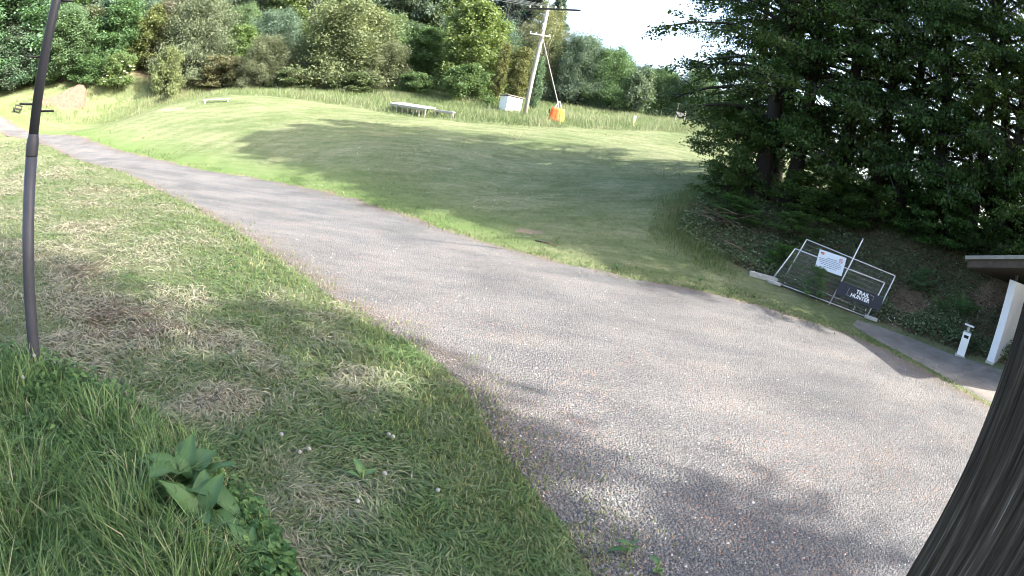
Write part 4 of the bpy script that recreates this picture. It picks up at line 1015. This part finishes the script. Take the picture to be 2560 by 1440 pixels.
# orange and yellow padded mat on the guy anchor
mx, my = .78, 43.7; mz = g1(mx, my)
mat_ = empty('safety_mat', (mx, my, mz), R(8))
tag(mat_, 'orange and yellow padded mat hung round the guy wire anchor', 'safety mat')
def wavy(x0, x1, name, m, amp, sd):
    g = np.random.default_rng(sd); b = MB(); n = 9; vs, fs = [], []
    for j in range(7):
        z = .05 + 1.02 * j / 6
        for i in range(n):
            f = i / (n - 1); px = (x0 + (x1 - x0) * f) * (1 - .22 * (j / 6) ** 1.5); py = -.10 - .26 * math.sqrt(max(0, 1 - (px / .62) ** 2)) + amp * math.sin(i * 1.7 + sd) * (1 - j / 7)
            vs.append((px, py, z + .04 * math.sin(i * 2.1 + sd) * (j == 0)))
    k = len(vs)
    vs += [(v[0], v[1] + .07, v[2]) for v in vs]
    for j in range(6):
        for i in range(n - 1):
            a = j * n + i; fs.append((a, a + 1, a + n + 1, a + n)); fs.append((k + a, k + a + n, k + a + n + 1, k + a + 1))
    for j in range(6):
        a, c = j * n, j * n + n - 1
        fs.append((a, a + n, k + a + n, k + a)); fs.append((c, k + c, k + c + n, c + n))
    for i in range(n - 1):
        fs.append((i, k + i, k + i + 1, i + 1)); a = 6 * n + i; fs.append((a, a + 1, k + a + 1, k + a))
    return b.add(vs, fs).build(name, m, mat_, smooth=True)
wavy(-.60, .16, 'orange_panel', M['orange'], .03, 1)
wavy(.165, .60, 'yellow_panel', M['yellow'], .03, 2)
MB().box((-.60, -.02, .75), (.08, .12, .30)).build('buckle', M['black'], mat_, bevel=.01)
MB().tube([(0, .0, -.2), (0, .0, 1.05)], .07, 10).build('core_post', M['pole_wood'], mat_)
for s in (-1, 1):
    MB().tube([(.27 * s, -.12, 1.05), (.03 * s, -.02, 1.62)], .032, 8).build('strap', M['white'], mat_)

# ------------------------------------------------------------------ small white hut
hx, hy = -2.95, 47.6; hz = g1(hx, hy)
hut = empty('hut', (hx, hy, hz), R(38))
tag(hut, 'small white hut with sloping dark roof at the foot of the utility pole', 'hut')
w_, d_, h_ = 1.45, 1.05, 1.20
MB().prism([(-w_ / 2, 0), (w_ / 2, 0), (w_ / 2, h_), (-w_ / 2, h_)], -d_ / 2, d_ / 2).build('wall', M['hut_white'], hut, bevel=.01)
MB().box((0, 0, h_ + .05), (w_ + .18, d_ + .18, .08), Matrix.Rotation(R(-4), 3, 'X')).build('roof', M['roof_grey'], hut, bevel=.01)
win = MB().box((.2, -d_ / 2 - .006, h_ - .38), (.46, .03, .30)).build('window', M['grey_wood'], hut, bevel=.004)
MB().box((.2, -d_ / 2 - .020, h_ - .38), (.38, .02, .22)).build('pane', M['glass'], win)
MB().box((w_ / 2 + .008, 0, .58), (.02, .72, 1.05)).build('door', M['white'], hut, bevel=.003)

# ------------------------------------------------------------------ plank platform and benches on the meadow
def plank_table(name, p0, p1, height, depth, nplank, leg_n, m, mleg, label, cat, skirt=False, pitch=0.0):
    a = Vector(p0); b = Vector(p1); d = b - a; Ln = math.hypot(d.x, d.y); rz = math.atan2(d.y, d.x)
    cx, cy = (a.x + b.x) / 2, (a.y + b.y) / 2; z0 = g1(a.x, a.y); z1 = g1(b.x, b.y); cz = (z0 + z1) / 2
    r = empty(name, (cx, cy, cz)); r.rotation_euler = (pitch, -math.atan2(z1 - z0, Ln), rz)
    pw = depth / nplank
    for i in range(nplank):
        MB().box((0, -depth / 2 + pw * (i + .5), height), (Ln, pw * .93, .045)).build('plank', m, r, bevel=.005)
    for i in range(leg_n):
        x = -Ln / 2 + .12 + (Ln - .24) * i / (leg_n - 1)
        for y in (-depth / 2 + .08, depth / 2 - .08):
            MB().box((x, y, height / 2 - .10), (.08, .08, height - .045 + .16)).build('leg', mleg, r)
    if skirt:
        for y in (-depth / 2 + .02, depth / 2 - .02):
            MB().box((0, y, height - .09), (Ln - .02, .035, .12)).build('side_rail', mleg, r)
    tag(r, label, cat)
    return r
plank_table('plank_platform', (-10.95, 42.3, 0), (-7.95, 41.0, 0), .62, 1.2, 5, 7, M['white'], M['grey_wood'], 'long pale plank platform on short legs at the lawn edge', 'platform', True, .17)
plank_table('bench', (-7.7, 41.4, 0), (-6.3, 41.0, 0), .48, .40, 2, 2, M['pale_wood'], M['grey_wood'], 'short plank bench standing at the end of the long platform', 'bench', True)
plank_table('bench', (-25.0, 38.0, 0), (-23.1, 38.8, 0), .26, .34, 2, 2, M['white'], M['pale_wood'], 'low white plank bench alone on the upper lawn', 'bench')
rb = plank_table('bench', (-50.3, 37.6, 0), (-49.2, 37.9, 0), .42, .36, 2, 2, M['dark_wood'], M['dark_wood'], 'dark wooden bench with backrest at the bend of the gravel road', 'bench', True)
MB().box((0, .22, .68), (1.12, .05, .13)).build('backrest', M['dark_wood'], rb, bevel=.005)
for s in (-.45, .45): MB().box((s, .19, .54), (.06, .05, .42)).build('backrest_post', M['dark_wood'], rb)

# earth jump ramp
rx, ry = -47.6, 43.2
ramp_ = empty('earth_ramp', (rx, ry, g1(rx, ry) - .30), R(38))
prof = [(-2.9, -1.3)] + [(-2.9 + 4.3 * t, .05 + 1.72 * t ** 1.25) for t in np.linspace(.05, 1, 9)] + [(2.0, 1.74), (2.35, 1.15), (2.6, .1), (2.65, -1.3)]
rb_ = MB(); vs = []; rg = np.random.default_rng(8); K = 6
for j in range(K + 1):
    f = j / K; wy = -1.15 + 2.3 * f; sc_ = 1 - .14 * abs(2 * f - 1) ** 3
    for (u, w) in prof: vs.append((u + rg.normal(0, .03), wy * (1.15 - .12 * w), w * sc_ + (rg.normal(0, .025) if w > 0 else 0)))
n_ = len(prof); fs = []
for j in range(K):
    for i in range(n_ - 1): fs.append((j * n_ + i, j * n_ + i + 1, (j + 1) * n_ + i + 1, (j + 1) * n_ + i))
fs += [tuple(range(n_)), tuple(K * n_ + i for i in range(n_ - 1, -1, -1))]
rb_.add(vs, fs).build('earth_body', M['earth'], ramp_)
tag(ramp_, 'reddish bare earth bike jump ramp rising beside the road bend', 'ramp')

# raised hide (hunting stand)
sx_, sy_ = 11.75, 51.7
hide = empty('raised_hide', (sx_, sy_, g1(sx_, sy_)), R(-8))
hide.scale = (.72, .72, .72)
tag(hide, 'small grey wooden raised hide on stilts before the hedge', 'hide')
for (a, b) in ((-.48, -.42), (.48, -.42), (-.48, .45), (.48, .45)):
    MB().bar((a * 1.25, b * 1.2, -.2), (a, b, 2.55), .08, .08).build('leg', M['grey_wood'], hide)
for i in range(5):
    MB().box((0, -.44 - .02 * (i % 2), .98 + i * .115), (1.0, .03, .108)).build('front_board', M['grey_wood'], hide)
MB().box((0, 0, .93), (1.0, .95, .05)).build('floor', M['dark_wood'], hide)
MB().box((0, .44, 1.75), (.98, .03, 1.6)).build('back_wall', M['dark_wood'], hide)
for s in (-1, 1): MB().box((s * .49, 0, 1.6), (.03, .86, 1.3)).build('side_wall', M['dark_wood'], hide)
MB().box((0, .0, 2.62), (1.25, 1.25, .05), Matrix.Rotation(R(7), 3, 'X')).build('roof', M['grey_wood'], hide)
MB().box((0, -.40, 2.5), (1.0, .06, .08)).build('front_beam', M['grey_wood'], hide)
MB().box((0, -.1, 1.35), (.8, .3, .04)).build('seat', M['grey_wood'], hide)

# marker post
o = empty('marker_post', (6.8, 45.5, g1(6.8, 45.5)))
MB().box((0, 0, .38), (.16, .08, .95)).build('post', M['marker'], o, bevel=.01)
MB().box((0, -.045, .74), (.20, .02, .20)).build('plate', M['white'], o)
tag(o, 'short pale yellow marker post in the meadow grass', 'marker')

# ------------------------------------------------------------------ mobile fence panels on the bank foot
def frame_matrix(bl, br, tl):
    x = (br - bl).normalized(); z = (tl - bl); z = (z - x * z.dot(x)).normalized(); y = z.cross(x)
    return x, y, z
def fence_panel(bl, br, tr, tl, label, nw):
    bl, br, tr, tl = [Vector(p) for p in (bl, br, tr, tl)]
    e = empty('mesh_fence', bl); tag(e, label, 'fence')
    o = bl
    a, b, c, d = bl - o, br - o, tr - o, tl - o
    ext = .16
    MB().tube([a - (d - a) * ext, d], .021, 8).build('upright', M['galv'], e, smooth=True)
    MB().tube([b - (c - b) * ext, c], .021, 8).build('upright', M['galv'], e, smooth=True)
    MB().tube([d, (d + c) / 2 + Vector((0, 0, -.015)), c], .019, 8).build('top_rail', M['galv'], e, smooth=True)
    MB().tube([a.lerp(d, .04), b.lerp(c, .04)], .016, 8).build('bottom_rail', M['galv'], e, smooth=True)
    w = MB()
    for i in range(1, nw):
        f = i / nw; w.tube([a.lerp(b, f), d.lerp(c, f)], .0026, 3, False)
    for i in range(1, 9):
        f = i / 9; w.tube([a.lerp(d, f), b.lerp(c, f)], .0026, 3, False)
    wm = w.build('wire_mesh', M['wire'], e); wm['kind'] = 'stuff'
    return e
FA = [(7.94, 17.05, .68), (10.75, 15.1, .55), (11.13, 15.14, 1.75), (8.5, 16.97, 1.91)]
FB = [(8.62, 17.48, .88), (11.16, 15.2, .63), (11.56, 15.23, 2.04), (9.09, 17.45, 2.27)]
fence_panel(*FA, 'lower galvanised mesh fence panel carrying notice and black banner', 64)
fence_panel(*FB, 'taller galvanised mesh fence panel behind the notice', 64)
o = empty('metal_rod', (9.63, 15.86, .45)); tag(o, 'long thin metal rod leaning past the notice above both fence panels', 'rod')
MB().tube([(0, 0, 0), (.70, .02, 2.36)], .022, 8).build('shaft', M['galv'], o, smooth=True)
MB().tube([(.702, .02, 2.365), (.71, .02, 2.40)], [.027, .024], 8).build('end_cap', M['wire'], o)

# text helper: built-in font turned into flat mesh
def text_mesh(txt, size, name, m, parent, locxy, y=-.004, shear=0.0, sx=1.0, bold=.0):
    cu = bpy.data.curves.new(name, 'FONT'); cu.body = txt; cu.size = size; cu.align_x = 'CENTER'; cu.align_y = 'CENTER'; cu.shear = shear
    cu.offset = bold; cu.extrude = .0015
    t = bpy.data.objects.new(name, cu); COL.objects.link(t)
    me = bpy.data.meshes.new_from_object(t.evaluated_get(bpy.context.evaluated_depsgraph_get()))
    bpy.data.objects.remove(t)
    me.materials.clear(); me.materials.append(m)
    ob = link(bpy.data.objects.new(name, me), parent)
    ob.rotation_euler = (math.pi / 2, 0, 0); ob.location = (locxy[0], y, locxy[1]); ob.scale = (sx, 1, 1)
    return ob
def plate_empty(name, tl, tr, bl, off):
    tl, tr, bl = Vector(tl), Vector(tr), Vector(bl)
    x = (tr - tl).normalized(); z = (tl - bl); z = (z - x * z.dot(x)).normalized(); y = z.cross(x)
    if y.dot(Vector((0, 0, 3)) - tl) > 0: y = -y; 
    m = Matrix((x, z.cross(x), z)).transposed().to_4x4()
    e = empty(name, (0, 0, 0))
    c = (tr + bl) / 2
    n = Vector(m.col[1][:3]); sgn = -1 if n.dot(Vector((0, 0, 3)) - c) > 0 else 1
    m.translation = c - n * off * sgn
    e.matrix_world = m
    return e, (tr - tl).length, (tl - bl).length
# notice: white board, wording too blurred to read
sg, sw, sh = plate_empty('notice_board', (9.17, 16.54, 2.12), (9.95, 16.02, 2.10), (9.13, 16.44, 1.54), .04)
tag(sg, 'white notice board with prohibition sign tied to the fence', 'sign')
MB().box((0, 0, 0), (sw, .008, sh)).build('board', M['sign'], sg, bevel=.002)
MB().box((-sw * .37, -.0062, sh * .36), (.13, .003, .04)).build('logo_band', M['print_red'], sg)
MB().box((-sw * .36, -.0062, sh * .29), (.10, .003, .03)).build('logo_band', M['print_orange'], sg)
ring = MB(); nn = 28; vs, fs = [], []
for q in range(nn):
    a = 2 * math.pi * q / nn
    for r_ in (.058, .074): vs.append((sw * .34 + r_ * math.cos(a), -.0065, sh * .25 + r_ * math.sin(a)))
for q in range(nn): fs.append((2 * q, 2 * q + 1, (2 * q + 3) % (2 * nn), (2 * q + 2) % (2 * nn)))
ring.add(vs, fs).build('prohibition_ring', M['print_red'], sg)
MB().box((sw * .34, -.0068, sh * .25), (.128, .002, .016), Matrix.Rotation(R(45), 3, 'Y')).build('prohibition_bar', M['print_red'], sg)
MB().box((sw * .34, -.0062, sh * .245), (.03, .002, .075), Matrix.Rotation(R(-25), 3, 'Y')).build('pictogram', M['print_ink'], sg)
tr_ = np.random.default_rng(21)
for i, (zf, x0, x1) in enumerate([(.17, -.16, .20), (.07, -.44, .36), (-.02, -.44, .38), (-.11, -.40, .40), (-.20, -.34, .36), (-.30, -.22, .24)]):
    b = MB(); xx = x0
    while xx < x1:
        wl = tr_.uniform(.05, .13); wl = min(wl, x1 - xx)
        b.box(((xx + wl / 2) * sw, -.0062, zf * sh), (wl * sw, .003, .019 + .004 * (i == 0))); xx += wl + .02
    b.build('text_line', M['print_ink'], sg)
# banner
bn, bw, bh = plate_empty('banner', (9.84, 15.86, 1.37), (11.16, 14.98, 1.31), (9.76, 15.82, .95), .04)
tag(bn, 'black banner with white lettering tied low on the fence', 'banner')
vs, fs = [], []
nx, nz = 13, 5
for j in range(nz):
    for i in range(nx):
        f, h = i / (nx - 1), j / (nz - 1)
        vs.append(((f - .5) * bw, .012 * math.sin(f * 9) * (.4 + h), (h - .5) * bh + .01 * math.sin(f * 7)))
for j in range(nz - 1):
    for i in range(nx - 1): a = j * nx + i; fs.append((a, a + 1, a + nx + 1, a + nx))
k = len(vs); vs += [(v[0], v[1] + .004, v[2]) for v in vs]; fs += [tuple(k + q for q in reversed(f)) for f in list(fs)]
MB().add(vs, fs).build('cloth', M['banner'], bn)
text_mesh('TRAIL', .17, 'lettering', M['print_white'], bn, (.07, .085), -.022, .15, 1.05, .004)
text_mesh('HUNTER', .17, 'lettering', M['print_white'], bn, (.02, -.065), -.022, .15, 1.0, .004)
for pts in ([(-.40, .12), (-.44, -.10), (-.30, -.13)], [(.32, .15), (.47, .13), (.44, .0)]):
    b = MB()
    for p, q in zip(pts[:-1], pts[1:]):
        b.bar((p[0], -.022, p[1]), (q[0], -.022, q[1]), .022, .003)
    b.build('corner_mark', M['print_white'], bn)

# kerb stone lying left of the fence
kx, ky = 7.72, 17.16
o = empty('concrete_block', (kx, ky, g1(kx, ky)), math.atan2(17.1 - 17.3, 8.2 - 7.3))
MB().box((0, 0, .07), (.98, .20, .17)).build('block', M['concrete'], o, bevel=.012)
tag(o, 'long grey concrete block lying at the left fence foot', 'concrete block')
for (bx, by, lab) in ((8.05, 16.93, 'small concrete slab under the left fence posts'), (10.9, 15.03, 'small concrete slab under the right fence posts')):
    o = empty('concrete_block', (bx, by, g1(bx, by)), R(-35))
    MB().box((0, 0, .045), (.46, .20, .11)).build('block', M['concrete'], o, bevel=.02)
    tag(o, lab, 'concrete block')

# sticks on the bank, brush pile
def stick(pts, r, label):
    p0 = pts[0]; o = empty('fallen_branch', (p0[0], p0[1], g1(p0[0], p0[1])))
    P = [(p[0] - p0[0], p[1] - p0[1], g1(p[0], p[1]) - g1(p0[0], p0[1]) + p[2]) for p in pts]
    MB().tube(P, [r, r * .8, r * .4][:len(P)] if len(P) == 3 else [r, r * .4], 6).build('limb', M['twig'], o, smooth=True)
    a = Vector(P[0]).lerp(Vector(P[-1]), .55)
    MB().tube([a, a + Vector((.22, .12, .18))], [r * .5, r * .2], 5).build('side_twig', M['twig'], o)
    tag(o, label, 'branch')
stick([(6.6, 18.6, .3), (7.1, 18.4, .28), (7.5, 18.3, .1)], .03, 'pale bent branch sticking out of the brambles at the bank foot')
stick([(13.3, 13.2, .05), (13.9, 13.4, .35), (14.4, 13.6, .3)], .03, 'dead branch behind the bin')
stick([(11.7, 15.0, .1), (12.3, 15.1, .2), (12.8, 14.8, .05)], .02, 'thin dead branch right of the fence')
stick([(.4, 16.75, .03), (.75, 16.6, .06), (1.0, 16.5, .03)], .025, 'reddish stick lying on the worn lawn')
pile = empty('brush_pile', (6.6, 20.4, g1(6.6, 20.4)))
tag(pile, 'heap of dry reddish twigs at the lawn end of the bank', 'brush pile')
pr = np.random.default_rng(9)
for i in range(60):
    a = pr.uniform(0, 3.14); c = Vector((pr.normal(0, .55), pr.normal(0, .4), abs(pr.normal(.18, .16)))); d = Vector((math.cos(a), math.sin(a), pr.normal(0, .25))) * pr.uniform(.3, .8)
    MB().tube([c - d, c + d * .1 + Vector((0, 0, .05)), c + d], [.012, .010, .004], 4).build('twig', M['twig'], pile)

# ------------------------------------------------------------------ bin with ash tray
bx, by = 12.78, 12.27
bn_ = empty('litter_bin', (bx, by, g1(bx, by) + .03), R(-46))
tag(bn_, 'slim white litter bin with grey ashtray lid at the paving edge', 'litter bin')
MB().box((0, 0, .34), (.27, .23, .68)).build('body', M['bin_white'], bn_, bevel=.012)
MB().box((0, -.112, .56), (.16, .02, .085)).build('slot', M['black'], bn_, bevel=.008)
MB().box((0, 0, .77), (.10, .09, .19)).build('neck', M['bin_grey'], bn_, bevel=.006)
MB().box((0, 0, .70), (.26, .22, .03)).build('rim', M['bin_grey'], bn_, bevel=.006)
MB().box((0, 0, .885), (.33, .28, .04)).build('lid', M['bin_white'], bn_, bevel=.01)
MB().box((0, 0, -.02), (.36, .30, .06)).build('foot_plate', M['concrete'], bn_, bevel=.005)

# ------------------------------------------------------------------ white shed with flat dark roof
wx, wy = 13.30, 11.56; wz = g1(wx, wy)
shed = empty('shed', (wx, wy, wz), R(-68))
tag(shed, 'white shed wall under a flat dark roof at the paving', 'shed')
# local x runs along the narrow face, local y goes back along the long face
MB().box((.14, 1.9, 1.24), (.26, 3.8, 2.36)).build('wall', M['white'], shed, bevel=.008)
MB().box((.14, 1.9, .02), (.30, 3.84, .12)).build('plinth', M['concrete'], shed, bevel=.006)
MB().box((.14, .25, 2.50), (.08, .10, .22)).build('strut', M['dark_wood'], shed)
MB().box((.14, 2.9, 2.50), (.08, .10, .22)).build('strut', M['dark_wood'], shed)
rot = Matrix.Rotation(R(-15.5), 3, 'Y')
rf = MB().box((.785, 1.5, 3.165), (4.6, 4.4, .11), rot).build('roof', M['fascia'], shed, bevel=.01)
MB().box((.825, 1.5, 3.0), (4.46, 4.26, .20), rot).build('soffit', M['soffit'], rf)
MB().box((2.75, 1.9, 1.55), (.2, 3.8, 3.0)).build('wall', M['white'], shed, bevel=.008)
MB().box((1.45, 3.9, 1.3), (2.4, .2, 2.5)).build('back_wall', M['white'], shed, bevel=.008)

# ------------------------------------------------------------------ foreground plants
def leaf_mesh(L_, W__, curl, seed):
    g = np.random.default_rng(seed); n = 9; V, F, at_ = [], [], []
    for i in range(n):
        f = i / (n - 1); w = W__ * (math.sin(min(1, f * .93 + .07) * math.pi) ** .75) * (1 - .25 * f) + .004
        x = L_ * f; z = L_ * (.55 * f - curl * f * f)
        wv = .10 * W__ * math.sin(i * 2.3 + seed)
        V += [(x, -w, z + .22 * w + wv), (x, -w * .5, z + .05 * w - wv * .4), (x, 0, z - .03 * W__), (x, w * .5, z + .05 * w + wv * .4), (x, w, z + .22 * w - wv)]
        at_ += [.35, .6, 1.0, .6, .35]
    for i in range(n - 1):
        for k in range(4):
            a = i * 5 + k; F.append((a, a + 1, a + 6, a + 5))
    return raw_mesh('leaf', np.array(V), np.array(F), M['dock'], {'v': np.array(at_)}, smooth=True)
LEAF = [leaf_mesh(.30, .060, .45, 1), leaf_mesh(.34, .075, .75, 2), leaf_mesh(.26, .085, .6, 3)]
def dock(x, y, s, n, label, seed, lift=.08):
    g = np.random.default_rng(seed); r = empty('dock_plant', (x, y, g1(x, y) + lift))
    for i in range(n):
        o = link(bpy.data.objects.new('leaf', LEAF[i % 3]), r)
        o.rotation_euler = (g.normal(0, .15), g.uniform(-.75, .15), i * 2.4 + g.normal(0, .3)); k = s * g.uniform(.75, 1.15); o.scale = (k, k, k); o.location = (0, 0, g.uniform(-.02, .10))
    MB().tube([(0, 0, -lift - .02), (.01, .0, .12)], [.012, .008], 6).build('stalk', M['stem'], r)
    tag(r, label, 'plant')
dock(-2.12, 3.14, 1.55, 14, 'large dock plant with broad dark leaves at the edge of the uncut grass', 5, .20)
dock(-1.84, 2.82, 1.35, 12, 'second broad-leaved dock just below the large one', 6, .14)
dock(-1.36, 2.72, .8, 7, 'small dock at the tip of the uncut grass', 7, .12)
dock(-2.35, 2.75, .8, 7, 'half-hidden dock inside the uncut grass', 8, .16)
dock(1.33, 3.75, .42, 6, 'little rosette weed growing in the gravel edge', 10, .02)
dock(1.55, 3.55, .35, 6, 'smaller rosette weed next to the one in the gravel edge', 12, .02)
dock(-.95, 4.15, .5, 6, 'rosette weed among the cut grass near a dandelion', 11, .02)
for q, (x, y, lab) in enumerate([(2.6, 15.1, 'grey-green rosette weed alone on the sunny verge facing the worn lawn'), (5.0, 15.3, 'dark spiky rosette weed on the sunny verge among dry leaves'), (5.8, 14.7, 'low rosette weed on the gravel rim of the sunny verge'), (6.6, 15.0, 'small rosette weed on the verge nearest the concrete block')]):
    dock(x, y, .55, 7, lab, 30 + q, .02)
# dandelion clocks
fl = MB(); g = np.random.default_rng(2); gold = math.pi * (3 - math.sqrt(5))
for i in range(150):
    zc = 1 - 2 * (i + .5) / 150; r_ = math.sqrt(1 - zc * zc); d = Vector((math.cos(i * gold) * r_, math.sin(i * gold) * r_, zc))
    q = d.to_track_quat('Z', 'Y').to_matrix(); c = d * .0225
    vs = [c] + [c + q @ Vector((math.cos(k * 1.257) * .0042, math.sin(k * 1.257) * .0042, .0012)) for k in range(5)]
    fl.add(vs, [(0, k + 1, (k + 1) % 5 + 1) for k in range(5)])
fl.lathe([(.002, -.017), (.012, -.012), (.0165, 0), (.012, .012), (.002, .017)], 8)
fo = fl.build('seed_head', M['puff']); FL = fo.data; bpy.data.objects.remove(fo)
def dandelion(x, y, h, label, group, lean):
    r = empty('dandelion', (x, y, g1(x, y)))
    MB().tube([(0, 0, -.01), (lean[0] * .4, lean[1] * .4, h * .6), (lean[0], lean[1], h)], [.0032, .0028, .0025], 5).build('stalk', M['stem'], r)
    o = link(bpy.data.objects.new('seed_head', FL), r); o.location = (lean[0], lean[1], h + .012); o.scale = (.85, .85, .85)
    tag(r, label, 'dandelion', group)
dandelion(-4.72, 3.83, .36, 'dandelion clock in the tall grass close to the metal pole', None, (.02, .01))
dandelion(-4.50, 3.47, .30, 'dandelion clock in the tall grass, the further one from the metal pole', None, (-.02, .01))
DL = ['one of two close dandelion clocks in the cut grass near the dock plants', None, 'single dandelion clock in the cut grass beyond the close pair by the docks',
      'one of two close dandelion clocks in the cut grass towards the gravel', None, 'single dandelion clock beside the rosette weed in the cut grass',
      'single dandelion clock in the cut grass between the rosette weed and the docks', 'single dandelion clock in the cut grass closest to the yard gravel']
DL[1] = DL[0]; DL[4] = DL[3]
for q, (x, y) in enumerate([(-1.61, 4.29), (-1.51, 4.32), (-1.81, 4.42), (-.93, 4.99), (-.85, 4.89), (-.75, 4.22), (-.91, 3.81), (-.29, 4.15)]):
    dandelion(x, y, .05 + .03 * (q % 3), DL[q], 'dandelion clocks in the cut grass', (.02 * math.cos(q * 2), .02 * math.sin(q * 2)))
# white cranesbill-like flowers by the fence are part of the undergrowth
x, y = polar(900, 22, 40, 15.5, 19)
k = seg_dist(x, y, [(7.6, 17.3), (9.3, 16.0), (11.3, 14.8)]) < .5; x, y = x[k], y[k]
c = np.stack([x, y, gz(x, y) + rng.uniform(.1, .35, len(x))], 1); l = rng.uniform(.03, .055, len(x))
chips('fence_flowers', c[:60], l[:60], l[:60], .5, np.ones(60)[:len(c)], M['daisy'], 'small white blossoms along the fence foot', 'flowers')
